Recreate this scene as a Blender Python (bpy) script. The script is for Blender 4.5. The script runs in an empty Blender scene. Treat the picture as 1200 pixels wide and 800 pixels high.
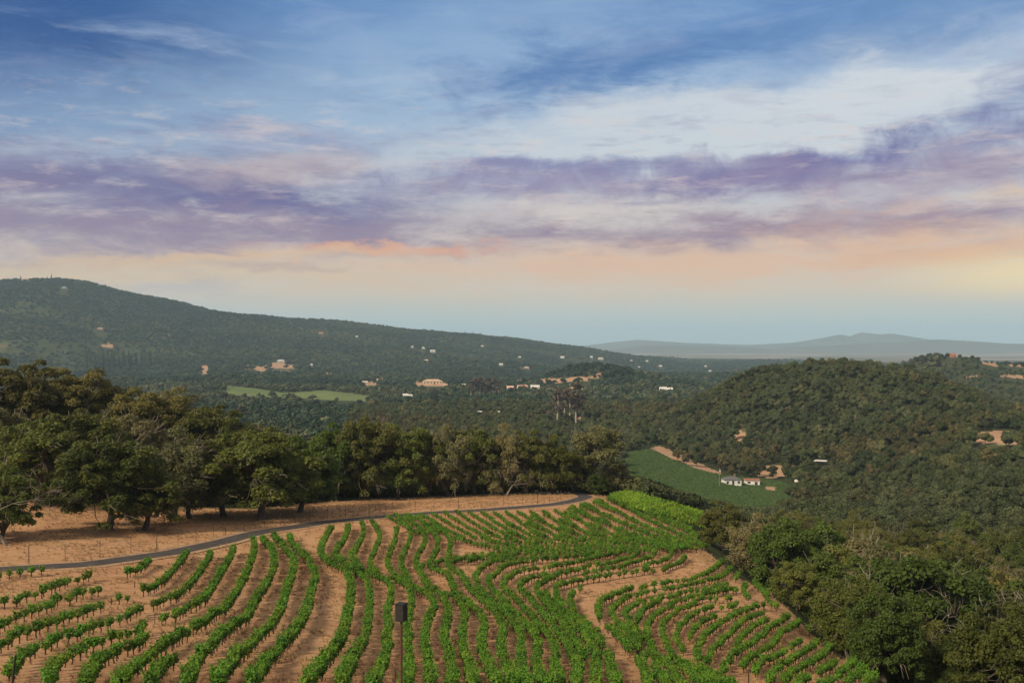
import bpy, math, random
import numpy as np
from mathutils import Vector

random.seed(7)
rng = np.random.default_rng(7)
scene = bpy.context.scene
C = scene.collection
F = 1167.0                      # focal length of a 35 mm lens, in pixels of a 1200 px wide frame
HZ = 405.0                      # eye level in the same pixels

# ------------------------------------------------------------------ camera, light, exposure
cam_d = bpy.data.cameras.new('camera')
cam = bpy.data.objects.new('camera', cam_d); C.objects.link(cam)
cam_d.sensor_width = 36.0; cam_d.lens = 35.0
cam_d.clip_start = 0.5; cam_d.clip_end = 60000.0
cam.location = (0, 0, 0)
cam.rotation_euler = (math.radians(90.0) + math.atan(5.0/F), 0, 0)
scene.camera = cam

SUN_EL, SUN_AZ = 34.0, -133.0    # the soft light comes from the side of the oaks
sd = bpy.data.lights.new('sun', 'SUN'); sun = bpy.data.objects.new('sun', sd); C.objects.link(sun)
sd.energy = 4.6; sd.angle = math.radians(7.0); sd.color = (1.0, 0.84, 0.62)
_el, _az = math.radians(SUN_EL), math.radians(SUN_AZ)
to_sun = Vector((math.cos(_el)*math.sin(_az), math.cos(_el)*math.cos(_az), math.sin(_el)))
sun.rotation_euler = to_sun.to_track_quat('Z', 'Y').to_euler()

vs = scene.view_settings
vs.view_transform = 'Standard'; vs.look = 'None'; vs.exposure = 0.0; vs.gamma = 1.0; vs.use_curve_mapping = False
cy = scene.cycles
cy.use_denoising = True
cy.max_bounces = 6; cy.diffuse_bounces = 4; cy.glossy_bounces = 1; cy.transmission_bounces = 3
cy.transparent_max_bounces = 8; cy.volume_bounces = 1
cy.sample_clamp_indirect = 4.0

def lin(c):
    out = []
    for v in c:
        v /= 255.0
        out.append(v/12.92 if v <= 0.04045 else ((v+0.055)/1.055)**2.4)
    return tuple(out) + (1.0,)

world = bpy.data.worlds.new('World'); scene.world = world
world.use_nodes = True
wt = world.node_tree; wn, wl = wt.nodes, wt.links
wn.clear()
w_out = wn.new('ShaderNodeOutputWorld'); w_bg = wn.new('ShaderNodeBackground')
w_bg.inputs['Strength'].default_value = 0.1
wl.new(w_bg.outputs[0], w_out.inputs['Surface'])

def wmath(op, a, b=None, c=None, clamp=False):
    n = wn.new('ShaderNodeMath'); n.operation = op; n.use_clamp = clamp
    for i, v in enumerate((a, b, c)):
        if v is None: continue
        if isinstance(v, (int, float)): n.inputs[i].default_value = v
        else: wl.new(v, n.inputs[i])
    return n.outputs[0]

tc = wn.new('ShaderNodeTexCoord')
sep = wn.new('ShaderNodeSeparateXYZ'); wl.new(tc.outputs['Generated'], sep.inputs[0])
az = wmath('ARCTAN2', sep.outputs[0], sep.outputs[1])
el = wmath('ARCSINE', sep.outputs[2])
U = wmath('MULTIPLY', az, F/100.0)          # hundreds of frame pixels of angle
V = wmath('MULTIPLY', el, F/100.0)
uv = wn.new('ShaderNodeCombineXYZ'); wl.new(U, uv.inputs[0]); wl.new(V, uv.inputs[1])

def wnoise(scale, sx, sy, detail, rough=0.55, dist=0.0, rot=0.0, off=(0, 0, 0)):
    m = wn.new('ShaderNodeMapping'); m.inputs['Scale'].default_value = (sx, sy, 1)
    m.inputs['Rotation'].default_value = (0, 0, rot); m.inputs['Location'].default_value = off
    wl.new(uv.outputs[0], m.inputs[0])
    n = wn.new('ShaderNodeTexNoise'); n.inputs['Scale'].default_value = scale
    n.inputs['Detail'].default_value = detail; n.inputs['Roughness'].default_value = rough
    n.inputs['Distortion'].default_value = dist
    wl.new(m.outputs[0], n.inputs['Vector'])
    return n

# warped sky coordinate
nw = wnoise(1.0, 0.42, 1.25, 6, 0.58, 0.5)
nw2 = wnoise(1.0, 1.3, 3.2, 9, 0.66, 0.5, 0.12, (3.1, 7.7, 0))
def vmath(op, a, b):
    n = wn.new('ShaderNodeVectorMath'); n.operation = op
    for i, v in enumerate((a, b)):
        if isinstance(v, tuple): n.inputs[i].default_value = v
        else: wl.new(v, n.inputs[i])
    return n.outputs[0]
warp = vmath('MULTIPLY', vmath('SUBTRACT', nw.outputs['Color'], (0.5, 0.5, 0.5)), (1.7, 0.62, 0))
warp2 = vmath('MULTIPLY', vmath('SUBTRACT', nw2.outputs['Color'], (0.5, 0.5, 0.5)), (0.95, 0.44, 0))
wuv = vmath('ADD', vmath('ADD', uv.outputs[0], warp), warp2)
wsep = wn.new('ShaderNodeSeparateXYZ'); wl.new(wuv, wsep.inputs[0])

ramp = wn.new('ShaderNodeValToRGB'); cr = ramp.color_ramp
vmix = wmath('MULTIPLY', wmath('ADD', wmath('MULTIPLY', V, 0.72), wmath('MULTIPLY', wsep.outputs[1], 0.28)), 1/8.0, clamp=True)
wl.new(vmix, ramp.inputs[0])
stops = [(0.00, (172,192,198)), (0.20, (174,194,200)), (0.36, (188,196,192)), (0.62, (214,194,172)), (0.90, (218,190,164)),
         (1.20, (208,188,176)), (1.70, (198,196,200)), (2.3, (184,196,210)), (3.0, (152,182,214)),
         (3.7, (112,152,202)), (4.3, (90,132,190)), (5.2, (150,156,176)), (8.0, (206,192,178))]  # last two stops: unseen overhead sky, brightened and warmed to fill the land
while len(cr.elements) < len(stops): cr.elements.new(0.5)
for e, (p, c) in zip(cr.elements, stops):
    e.position = p/8.0; e.color = lin(c)

sky = wn.new('ShaderNodeTexSky'); sky.sky_type = 'NISHITA'; sky.sun_disc = False
sky.sun_elevation = math.radians(SUN_EL); sky.sun_rotation = math.radians(SUN_AZ % 360.0)
sky.altitude = 200

def cmul(col, k):
    n = wn.new('ShaderNodeVectorMath'); n.operation = 'SCALE'; n.inputs['Scale'].default_value = k
    if isinstance(col, tuple): n.inputs[0].default_value = col[:3]
    else: wl.new(col, n.inputs[0])
    return n.outputs[0]
def cmix(fac, a, b):
    n = wn.new('ShaderNodeMix'); n.data_type = 'RGBA'; n.clamp_factor = True
    if isinstance(fac, (int, float)): n.inputs['Factor'].default_value = fac
    else: wl.new(fac, n.inputs['Factor'])
    for k, v in (('A', a), ('B', b)):
        s = [i for i in n.inputs if i.name == k and i.type == 'RGBA'][0]
        if isinstance(v, tuple): s.default_value = v
        else: wl.new(v, s)
    return [o for o in n.outputs if o.type == 'RGBA'][0]

tex_fine = wnoise(1.0, 0.85, 2.8, 11, 0.68, 0.5, 0.06, (1.7, 2.2, 0))
tex_wisp = wnoise(1.0, 0.40, 2.2, 11, 0.66, 0.9, -0.2, (9.0, 4.0, 0))
# upright streaks where rain falls out of the band ahead
tex_virga = wnoise(1.0, 1.9, 1.5, 8, 0.62, 0.6, 0.6, (5.0, 1.0, 0))

# cloud banks: frame position, half sizes, tilt, colour, cover, edge texture
CLOUDS = [
    (50, 40, 330, 95, 0, (44,86,146), 0.98, 'w'),
    (420, 10, 200, 45, 3, (84,130,186), 0.45, 'w'),
    (560, 75, 200, 56, 12, (166,188,214), 0.70, 'w'),
    (30, 125, 190, 60, 0, (96,130,178), 0.60, 'w'),
    (380, 120, 380, 55, 6, (158,186,214), 0.55, 'w'),
    (850, 40, 330, 44, 4, (88,130,184), 0.75, 'f'),
    (500, 40, 230, 50, 6, (136,170,208), 0.60, 'w'),
    (690, 82, 150, 30, 6, (80,122,178), 0.80, 'f'),
    (1080, 30, 190, 30, 10, (110,146,192), 0.60, 'w'),
    (1010, 118, 300, 50, 9, (218,222,226), 0.92, 'w'),
    (860, 142, 230, 40, 5, (214,220,226), 0.75, 'w'),
    (790, 158, 280, 40, 4, (200,210,218), 0.80, 'w'),
    (1185, 98, 50, 42, 30, (128,144,186), 0.75, 'f'),
    (30, 200, 190, 34, -4, (134,130,166), 0.80, 'f'),
    (330, 165, 130, 20, 2, (138,146,182), 0.60, 'f'),
    (310, 150, 55, 9, 3, (214,202,204), 0.50, 'f'),
    (100, 170, 110, 16, 4, (178,192,208), 0.50, 'f'),
    (200, 212, 190, 28, 3, (134,132,164), 0.70, 'f'),
    (300, 236, 230, 32, -2, (94,96,150), 0.98, 'f'),
    (90, 262, 250, 40, 0, (136,124,156), 0.85, 'f'),
    (330, 270, 230, 26, 0, (152,134,158), 0.75, 'f'),
    (340, 198, 130, 16, 3, (196,178,180), 0.65, 'f'),
    (640, 198, 190, 14, 4, (120,126,174), 0.85, 'v'),
    (560, 222, 120, 9, 3, (148,142,176), 0.50, 'f'),
    (760, 208, 260, 22, 3, (146,138,172), 0.75, 'v'),
    (965, 184, 190, 15, 8, (102,106,162), 0.92, 'v'),
    (900, 208, 210, 18, 4, (142,128,164), 0.80, 'f'),
    (1150, 162, 100, 11, 14, (130,130,172), 0.60, 'v'),
    (1120, 205, 130, 26, 6, (168,148,168), 0.75, 'f'),
    (690, 246, 150, 16, 1, (218,206,198), 0.65, 'f'),
    (880, 268, 300, 19, 1, (152,128,150), 0.90, 'f'),
    (1120, 256, 160, 22, 3, (164,140,156), 0.75, 'f'),
    (1085, 236, 90, 10, 5, (214,184,172), 0.60, 'f'),
    (1190, 226, 40, 12, 0, (226,204,182), 0.60, 'f'),
    (880, 306, 400, 26, 2, (230,188,156), 0.75, 'w'),
    (1150, 296, 160, 18, 2, (226,178,140), 0.65, 'w'),
    (455, 291, 150, 6, 1, (226,164,134), 0.85, 'f'),
    (270, 302, 170, 7, 4, (226,190,154), 0.80, 'f'),
    (150, 322, 210, 14, 0, (220,196,160), 0.50, 'w'),
    (360, 318, 70, 6, 0, (190,166,158), 0.55, 'f'),
    (200, 338, 90, 9, 0, (176,172,176), 0.50, 'f'),
    (1235, 320, 140, 26, 0, (252,228,170), 0.85, 'n'),
]
def px_ang(px, py):
    t, e = (px-600.0)/F, (HZ-py)/F
    return math.atan(t)*F/100, math.atan2(e, math.hypot(1, t))*F/100
col = cmix(0.14, ramp.outputs[0], cmul(sky.outputs[0], 0.13))
for (px, py, hw, hh, tilt, c, cover, kind) in CLOUDS:
    cu, cv = px_ang(px, py)
    m = wn.new('ShaderNodeMapping'); m.vector_type = 'TEXTURE'
    m.inputs['Location'].default_value = (cu, cv, 0)
    m.inputs['Rotation'].default_value = (0, 0, math.radians(tilt))
    m.inputs['Scale'].default_value = (hw/100*1.25, hh/100*1.25, 1)
    wl.new(uv.outputs[0] if kind == 'n' else wuv, m.inputs[0])
    ln = wn.new('ShaderNodeVectorMath'); ln.operation = 'LENGTH'; wl.new(m.outputs[0], ln.inputs[0])
    d = ln.outputs['Value']
    if kind != 'n':
        t_ = {'f': tex_fine, 'w': tex_wisp, 'v': tex_virga}[kind].outputs['Fac']
        k_ = {'f': 2.3, 'w': 2.0, 'v': 2.2}[kind]
        d = wmath('ADD', d, wmath('MULTIPLY', wmath('SUBTRACT', t_, 0.5), k_))
    mr = wn.new('ShaderNodeMapRange'); mr.interpolation_type = 'SMOOTHSTEP'
    wl.new(d, mr.inputs['Value'])
    mr.inputs['From Min'].default_value = 1.30 if kind != 'n' else 1.15; mr.inputs['From Max'].default_value = 0.0 if kind != 'n' else 0.0
    mr.inputs['To Min'].default_value = 0.0; mr.inputs['To Max'].default_value = cover
    col = cmix(mr.outputs[0], col, lin(c))
# finer breaks in the cloud: bright ribs and dusky ones
tex_rib = wnoise(1.0, 1.2, 5.5, 12, 0.68, 0.15, 0.1, (4.4, 8.1, 0))
tex_rib2 = wnoise(1.0, 0.7, 4.2, 12, 0.66, 0.2, -0.12, (14.4, 3.1, 0))
band = wn.new('ShaderNodeMapRange'); band.interpolation_type = 'SMOOTHSTEP'; wl.new(V, band.inputs['Value'])
band.inputs['From Min'].default_value = 0.75; band.inputs['From Max'].default_value = 1.5
bandtop = wn.new('ShaderNodeMapRange'); bandtop.interpolation_type = 'SMOOTHSTEP'; wl.new(V, bandtop.inputs['Value'])
bandtop.inputs['From Min'].default_value = 3.3; bandtop.inputs['From Max'].default_value = 2.3
for tx, lo, hi, c_, k_ in ((tex_rib, 0.53, 0.72, (226, 208, 202), 0.60), (tex_rib2, 0.47, 0.27, (106, 108, 156), 0.55), (tex_rib, 0.46, 0.28, (128, 122, 160), 0.40)):
    q = wn.new('ShaderNodeMapRange'); wl.new(tx.outputs['Fac'], q.inputs['Value'])
    q.inputs['From Min'].default_value = lo; q.inputs['From Max'].default_value = hi; q.inputs['To Max'].default_value = k_
    col = cmix(wmath('MULTIPLY', wmath('MULTIPLY', q.outputs[0], band.outputs[0]), bandtop.outputs[0]), col, lin(c_))
# thin streaks of cirrus over everything
stk = wn.new('ShaderNodeMapRange'); wl.new(tex_wisp.outputs['Fac'], stk.inputs['Value'])
stk.inputs['From Min'].default_value = 0.52; stk.inputs['From Max'].default_value = 0.8
stk.inputs['To Max'].default_value = 0.28
col = cmix(stk.outputs[0], col, lin((206, 210, 220)))
wl.new(cmul(col, 10.0), w_bg.inputs['Color'])

# ------------------------------------------------------------------ helpers
def prop(o, label=None, cat=None, group=None, kind=None):
    if label: o['label'] = label
    if cat: o['category'] = cat
    if group: o['group'] = group
    if kind: o['kind'] = kind
    return o
def link(o, parent=None):
    C.objects.link(o)
    if parent: o.parent = parent
    return o
def empty(name, loc, rz=0.0, s=1.0):
    o = bpy.data.objects.new(name, None); C.objects.link(o)
    o.location = loc; o.rotation_euler = (0, 0, rz); o.scale = (s, s, s) if isinstance(s, (int, float)) else s
    o.empty_display_size = 0.2
    return o
def mesh_np(name, V, quads=None, tris=None, mats=(), midx=None, attrs=None, smooth=False):
    me = bpy.data.meshes.new(name)
    V = np.asarray(V, np.float32)
    nq = 0 if quads is None else len(quads); nt = 0 if tris is None else len(tris)
    me.vertices.add(len(V)); me.vertices.foreach_set('co', V.ravel())
    loops = np.concatenate([np.asarray(a, np.int32).ravel() for a in (quads, tris) if a is not None and len(a)])
    me.loops.add(len(loops)); me.loops.foreach_set('vertex_index', loops)
    me.polygons.add(nq+nt)
    tot = np.concatenate([np.full(nq, 4, np.int32), np.full(nt, 3, np.int32)])
    me.polygons.foreach_set('loop_start', np.concatenate([[0], np.cumsum(tot)[:-1]]).astype(np.int32))
    if midx is not None: me.polygons.foreach_set('material_index', np.asarray(midx, np.int32))
    me.polygons.foreach_set('use_smooth', np.full(nq+nt, bool(smooth)))
    for m in mats: me.materials.append(m)
    for k, v in (attrs or {}).items():
        dom = 'POINT' if len(v) == len(V) else 'FACE'
        me.attributes.new(k, 'FLOAT', dom).data.foreach_set('value', np.asarray(v, np.float32))
    me.update(calc_edges=True); me.validate()
    return me

class MB:
    """collects quads and triangles for one mesh"""
    def __init__(s): s.v, s.q, s.t, s.qm, s.tm, s.n = [], [], [], [], [], 0
    def add(s, V, quads=None, tris=None, m=0):
        V = np.asarray(V, float).reshape(-1, 3)
        if quads is not None and len(quads):
            s.q.append(np.asarray(quads)+s.n); s.qm += [m]*len(quads)
        if tris is not None and len(tris):
            s.t.append(np.asarray(tris)+s.n); s.tm += [m]*len(tris)
        s.v.append(V); s.n += len(V)
    def box(s, c, size, m=0, rz=0.0, taper=1.0):
        hx, hy, hz = size[0]/2, size[1]/2, size[2]/2
        P = np.array([(-hx,-hy,-hz),(hx,-hy,-hz),(hx,hy,-hz),(-hx,hy,-hz),(-hx*taper,-hy*taper,hz),(hx*taper,-hy*taper,hz),(hx*taper,hy*taper,hz),(-hx*taper,hy*taper,hz)])
        if rz:
            ca, sa = math.cos(rz), math.sin(rz)
            P = np.stack([P[:,0]*ca-P[:,1]*sa, P[:,0]*sa+P[:,1]*ca, P[:,2]], 1)
        s.add(P+np.array(c), [(0,3,2,1),(4,5,6,7),(0,1,5,4),(1,2,6,5),(2,3,7,6),(3,0,4,7)], None, m)
    def tube(s, pts, rad, n=6, m=0):
        pts = np.asarray(pts, float); k = len(pts)
        rad = np.full(k, rad) if np.isscalar(rad) else np.asarray(rad, float)
        d = np.gradient(pts, axis=0); d /= np.linalg.norm(d, axis=1, keepdims=True)+1e-9
        up = np.array([0.0, 0, 1]) if abs(d[0][2]) < 0.9 else np.array([1.0, 0, 0])
        V = []
        for i in range(k):
            a = np.cross(d[i], up); a /= np.linalg.norm(a)+1e-9; b = np.cross(a, d[i])
            an = np.arange(n)*2*math.pi/n
            V.append(pts[i]+rad[i]*(np.cos(an)[:,None]*a+np.sin(an)[:,None]*b))
        V = np.concatenate(V)
        q = [(i*n+j, i*n+(j+1)%n, (i+1)*n+(j+1)%n, (i+1)*n+j) for i in range(k-1) for j in range(n)]
        V = np.concatenate([V, pts[:1], pts[-1:]])
        t = [(k*n, (j+1)%n, j) for j in range(n)] + [(k*n+1, (k-1)*n+j, (k-1)*n+(j+1)%n) for j in range(n)]
        s.add(V, q, t, m)
    def mesh(s, name, mats, attrs=None, smooth=False):
        V = np.concatenate(s.v)
        return mesh_np(name, V, np.concatenate(s.q) if s.q else None, np.concatenate(s.t) if s.t else None, mats, s.qm+s.tm, attrs, smooth)
    def obj(s, name, mats, parent=None, smooth=False):
        return link(bpy.data.objects.new(name, s.mesh(name, mats, None, smooth)), parent)

def vnoise(x, y, seed=0):
    xi, yi = np.floor(x).astype(np.int64), np.floor(y).astype(np.int64)
    fx, fy = x-xi, y-yi; fx = fx*fx*(3-2*fx); fy = fy*fy*(3-2*fy)
    def h(i, j):
        n = (i*374761393 + j*668265263 + seed*974634777) & 0xffffffff
        n = ((n ^ (n >> 13))*1274126177) & 0xffffffff
        n = n ^ (n >> 16)
        return (n & 0xffff)/65535.0
    return (h(xi, yi)*(1-fx)+h(xi+1, yi)*fx)*(1-fy)+(h(xi, yi+1)*(1-fx)+h(xi+1, yi+1)*fx)*fy
def fbm(x, y, wl_, oct_=3, seed=0, gain=0.5):
    s, a, tot = 0, 1.0, 0
    for o in range(oct_):
        s = s+a*(vnoise(x/wl_+o*17.3, y/wl_-o*9.1, seed+o)*2-1); tot += a; a *= gain; wl_ *= 0.5
    return s/tot
def sstep(a, b, x):
    t = np.clip((x-a)/(b-a), 0, 1); return t*t*(3-2*t)

# ------------------------------------------------------------------ materials
def new_mat(name):
    m = bpy.data.materials.new(name); m.use_nodes = True
    nt = m.node_tree; nt.nodes.clear()
    out = nt.nodes.new('ShaderNodeOutputMaterial')
    return m, nt, out
class NT:
    def __init__(s, nt): s.nt = nt
    def n(s, t, **kw):
        x = s.nt.nodes.new(t)
        for k, v in kw.items():
            if hasattr(x, k) and k not in ('inputs',): setattr(x, k, v)
        return x
    def l(s, a, b): s.nt.links.new(a, b)
    def noise(s, scale, detail=4, rough=0.55, vec=None, dist=0.0):
        x = s.n('ShaderNodeTexNoise'); x.inputs['Scale'].default_value = scale
        x.inputs['Detail'].default_value = detail; x.inputs['Roughness'].default_value = rough; x.inputs['Distortion'].default_value = dist
        if vec is not None: s.l(vec, x.inputs['Vector'])
        return x.outputs['Fac']
    def mix(s, fac, a, b):
        n = s.n('ShaderNodeMix'); n.data_type = 'RGBA'
        for sock, v in ((n.inputs['Factor'], fac), ([i for i in n.inputs if i.name == 'A' and i.type == 'RGBA'][0], a), ([i for i in n.inputs if i.name == 'B' and i.type == 'RGBA'][0], b)):
            if isinstance(v, (tuple, int, float)): sock.default_value = v
            else: s.l(v, sock)
        return [o for o in n.outputs if o.type == 'RGBA'][0]
    def math(s, op, a, b=None, clamp=False):
        n = s.n('ShaderNodeMath'); n.operation = op; n.use_clamp = clamp
        for i, v in enumerate((a, b)):
            if v is None: continue
            if isinstance(v, (int, float)): n.inputs[i].default_value = v
            else: s.l(v, n.inputs[i])
        return n.outputs[0]
    def rng(s, v, a, b, c=0.0, d=1.0):
        n = s.n('ShaderNodeMapRange'); s.l(v, n.inputs['Value'])
        for k, x in (('From Min', a), ('From Max', b), ('To Min', c), ('To Max', d)): n.inputs[k].default_value = x
        return n.outputs[0]
    def attr(s, name, typ='GEOMETRY'):
        n = s.n('ShaderNodeAttribute'); n.attribute_type = typ; n.attribute_name = name
        return n.outputs['Fac']
def rgb(*c): return tuple(c)+(1.0,)

def leaf_mat(name, dark, light, odd, trans=0.25, randv=0.35, zscale=0.0):
    """leaves: shade differs from leaf to leaf and from plant to plant"""
    m, nt, out = new_mat(name); g = NT(nt)
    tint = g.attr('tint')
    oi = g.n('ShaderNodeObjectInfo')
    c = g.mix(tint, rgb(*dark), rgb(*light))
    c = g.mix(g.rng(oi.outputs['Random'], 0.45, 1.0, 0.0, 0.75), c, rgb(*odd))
    hs = g.n('ShaderNodeHueSaturation')
    r2 = g.math('FRACT', g.math('MULTIPLY', oi.outputs['Random'], 37.7))
    g.l(g.rng(r2, 0, 1, 1.0-randv, 1.0+randv), hs.inputs['Value'])
    g.l(g.rng(g.math('FRACT', g.math('MULTIPLY', oi.outputs['Random'], 91.3)), 0, 1, 0.485, 0.515), hs.inputs['Hue'])
    g.l(c, hs.inputs['Color'])
    p = g.n('ShaderNodeBsdfPrincipled'); g.l(hs.outputs[0], p.inputs['Base Color'])
    p.inputs['Roughness'].default_value = 0.6; p.inputs['Specular IOR Level'].default_value = 0.25
    t = g.n('ShaderNodeBsdfTranslucent'); g.l(hs.outputs[0], t.inputs['Color'])
    ms = g.n('ShaderNodeMixShader'); ms.inputs[0].default_value = trans
    g.l(p.outputs[0], ms.inputs[1]); g.l(t.outputs[0], ms.inputs[2]); g.l(ms.outputs[0], out.inputs['Surface'])
    return m
def plain_mat(name, c, rough=0.8, var=0.25, scale=3.0, bump=0.0, spec=0.3, c2=None):
    m, nt, out = new_mat(name); g = NT(nt)
    tcn = g.n('ShaderNodeTexCoord')
    f = g.noise(scale, 6, 0.6, tcn.outputs['Object'])
    a = rgb(*c); b = rgb(*(c2 if c2 else tuple(x*(1-var) for x in c)))
    colr = g.mix(g.rng(f, 0.35, 0.65), a, b)
    p = g.n('ShaderNodeBsdfPrincipled'); g.l(colr, p.inputs['Base Color'])
    p.inputs['Roughness'].default_value = rough; p.inputs['Specular IOR Level'].default_value = spec
    if bump:
        bn = g.n('ShaderNodeBump'); bn.inputs['Strength'].default_value = bump; bn.inputs['Distance'].default_value = 0.05
        g.l(f, bn.inputs['Height']); g.l(bn.outputs[0], p.inputs['Normal'])
    g.l(p.outputs[0], out.inputs['Surface'])
    return m

M = {}
M['oak'] = leaf_mat('oak_leaves', (0.054,0.072,0.013), (0.160,0.175,0.033), (0.185,0.165,0.046), 0.40)
M['olive'] = leaf_mat('grey_oak_leaves', (0.085,0.092,0.034), (0.200,0.195,0.082), (0.205,0.17,0.07), 0.40)
M['bright'] = leaf_mat('bay_leaves', (0.040,0.072,0.012), (0.115,0.160,0.026), (0.135,0.155,0.032), 0.40)
M['wood_leaf'] = leaf_mat('woodland_leaves', (0.031,0.047,0.014), (0.088,0.106,0.031), (0.105,0.108,0.038), 0.25, 0.36)
M['far_leaf'] = leaf_mat('far_woodland_leaves', (0.016,0.037,0.018), (0.040,0.068,0.031), (0.060,0.076,0.038), 0.1, 0.38)
M['conifer'] = leaf_mat('conifer_needles', (0.018,0.032,0.014), (0.04,0.06,0.024), (0.04,0.06,0.03), 0.1, 0.25)
M['euc'] = leaf_mat('eucalyptus_leaves', (0.085,0.070,0.045), (0.16,0.125,0.082), (0.15,0.115,0.085), 0.3, 0.2)
M['vine'] = leaf_mat('vine_leaves', (0.048,0.120,0.011), (0.116,0.252,0.020), (0.145,0.235,0.020), 0.32, 0.28)
M['trellis'] = leaf_mat('lit_vine_leaves', (0.10,0.19,0.016), (0.22,0.36,0.03), (0.24,0.36,0.03), 0.3, 0.15)  # brighter copy of the vine leaves, stronger light put into the colour
M['valleyvine'] = leaf_mat('valley_vine_leaves', (0.056,0.105,0.030), (0.100,0.165,0.046), (0.11,0.16,0.05), 0.2, 0.25)
M['bark'] = plain_mat('oak_bark', (0.10,0.075,0.055), 0.9, 0.5, 4.0, 0.6)
M['palebark'] = plain_mat('lichen_bark', (0.26,0.22,0.17), 0.9, 0.4, 3.0, 0.4)
M['vinewood'] = plain_mat('vine_wood', (0.075,0.05,0.035), 0.9, 0.4, 12.0, 0.5)
M['eucbark'] = plain_mat('eucalyptus_bark', (0.42,0.34,0.28), 0.8, 0.4, 0.6, 0.2)
M['straw'] = leaf_mat('dry_grass_blades', (0.30,0.185,0.085), (0.50,0.34,0.17), (0.42,0.28,0.14), 0.2, 0.2)

# ------------------------------------------------------------------ the lie of the land
TAIL = [(9000,416.5),(12000,414),(20500,410.7)]
COLS = {
 -520: [(30,870),(45,835),(65,800),(100,700),(125,650),(150,618),(185,570),(225,505),(270,478),(340,500),(520,515),(900,490),(1500,468),(2300,448),(3000,410),(3500,370),(4000,338),(4400,335),(5000,350),(7000,385)],
 0:   [(30,870),(45,835),(65,800),(80,755),(100,700),(115,672),(125,652),(150,618),(185,572),(225,510),(265,483),(330,500),(520,515),(900,490),(1500,468),(2200,450),(2700,432),(3200,398),(3700,360),(4100,333),(4400,329),(5000,345),(7000,385)],
 60:  [(30,868),(65,800),(80,757),(100,704),(117,671),(127,652),(152,616),(188,575),(228,517),(266,490),(335,505),(560,510),(950,489),(1500,466),(2200,450),(2700,435),(3200,402),(3700,362),(4100,334),(4400,327),(5000,345),(7000,385)],
 150: [(30,865),(65,800),(80,760),(100,712),(120,670),(132,649),(146,628),(162,612),(192,582),(232,533),(270,512),(350,522),(600,506),(1000,487),(1500,465),(2200,450),(2800,438),(3300,410),(3800,374),(4200,351),(4500,347),(5200,357),(7500,388)],
 300: [(30,860),(65,800),(80,762),(105,706),(130,660),(148,635),(159,622),(175,607),(200,590),(250,562),(300,550),(400,540),(700,513),(1100,487),(1400,470),(1700,455),(2000,448),(2500,441),(3000,426),(3600,402),(4300,379),(4700,373),(5500,381),(8000,400)],
 450: [(30,855),(65,800),(80,765),(105,713),(135,660),(160,626),(180,606),(187,600),(200,592),(215,586),(250,578),(320,570),(450,553),(700,523),(1100,487),(1500,466),(2000,450),(2500,442),(3000,431),(3700,411),(4400,392),(4900,385),(5600,391),(8000,403)],
 600: [(30,855),(68,800),(85,764),(110,710),(140,660),(165,623),(185,601),(200,590),(212,585),(225,580),(260,575),(320,571),(450,556),(700,525),(1100,487),(1500,466),(2000,452),(2600,443),(3200,431),(4000,417),(4800,403),(5400,399),(6000,402),(8000,411)],
 690: [(30,855),(70,800),(88,761),(112,710),(140,662),(165,626),(185,603),(205,587),(215,582),(235,579),(300,579),(400,581),(480,577),(560,561),(650,540),(700,531),(850,512),(1100,488),(1500,468),(1800,446),(2000,424),(2200,438),(2700,446),(3500,440),(4500,420),(5300,412),(6000,415),(8000,417)],
 760: [(30,855),(72,800),(90,760),(115,706),(140,666),(165,632),(190,609),(210,594),(225,589),(260,588),(350,590),(450,588),(520,572),(600,551),(700,530),(850,511),(1100,487),(1500,464),(1800,449),(2000,440),(2200,446),(3000,446),(4000,437),(5000,425),(5600,420),(7000,420)],
 830: [(30,855),(75,800),(92,756),(115,705),(135,673),(150,654),(165,641),(190,625),(230,614),(300,607),(400,600),(480,588),(560,568),(620,555),(690,541),(780,521),(880,484),(960,464),(1080,478),(1500,468),(2000,455),(3000,447),(4500,436),(6000,424)],
 900: [(30,855),(78,800),(95,757),(110,722),(122,697),(132,690),(148,694),(172,690),(205,675),(260,650),(340,628),(450,607),(540,585),(600,569),(650,556),(720,530),(800,486),(880,450),(950,436),(1050,442),(1300,462),(1800,455),(2500,448),(4000,436),(6000,424)],
 1000:[(30,860),(70,817),(85,792),(95,777),(106,780),(130,768),(170,735),(220,700),(280,665),(360,628),(450,602),(530,580),(600,557),(700,516),(800,476),(880,446),(940,434),(1050,442),(1300,462),(1800,455),(2500,448),(4000,436),(6000,424)],
 1100:[(30,870),(70,850),(90,838),(110,825),(140,795),(180,750),(230,707),(290,668),(360,631),(450,596),(530,566),(600,541),(700,506),(780,479),(850,457),(920,451),(1000,462),(1200,465),(1400,450),(1600,427),(1700,416),(1800,418),(2000,440),(2500,450),(4000,438),(6000,424)],
 1150:[(30,875),(70,858),(100,838),(140,800),(180,752),(230,708),(290,667),(360,628),(440,582),(510,552),(580,527),(660,510),(760,488),(850,474),(940,474),(1100,474),(1250,466),(1450,446),(1600,429),(1720,422),(1800,424),(2000,440),(2500,450),(4000,438),(6000,424)],
 1200:[(30,880),(70,865),(100,842),(140,803),(180,755),(230,708),(290,665),(350,628),(430,580),(500,549),(560,531),(620,517),(700,505),(780,495),(860,493),(1000,490),(1200,475),(1400,458),(1600,441),(1700,433),(1850,430),(2000,440),(2500,450),(4000,438),(6000,424)],
 1720:[(30,880),(70,865),(100,842),(140,803),(180,755),(230,708),(290,665),(350,628),(430,580),(500,549),(560,528),(620,508),(700,485),(780,465),(860,450),(1000,445),(1200,440),(1400,435),(1600,430),(1700,430),(1850,430),(2000,440),(2500,450),(4000,438),(6000,424)],
}
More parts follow.
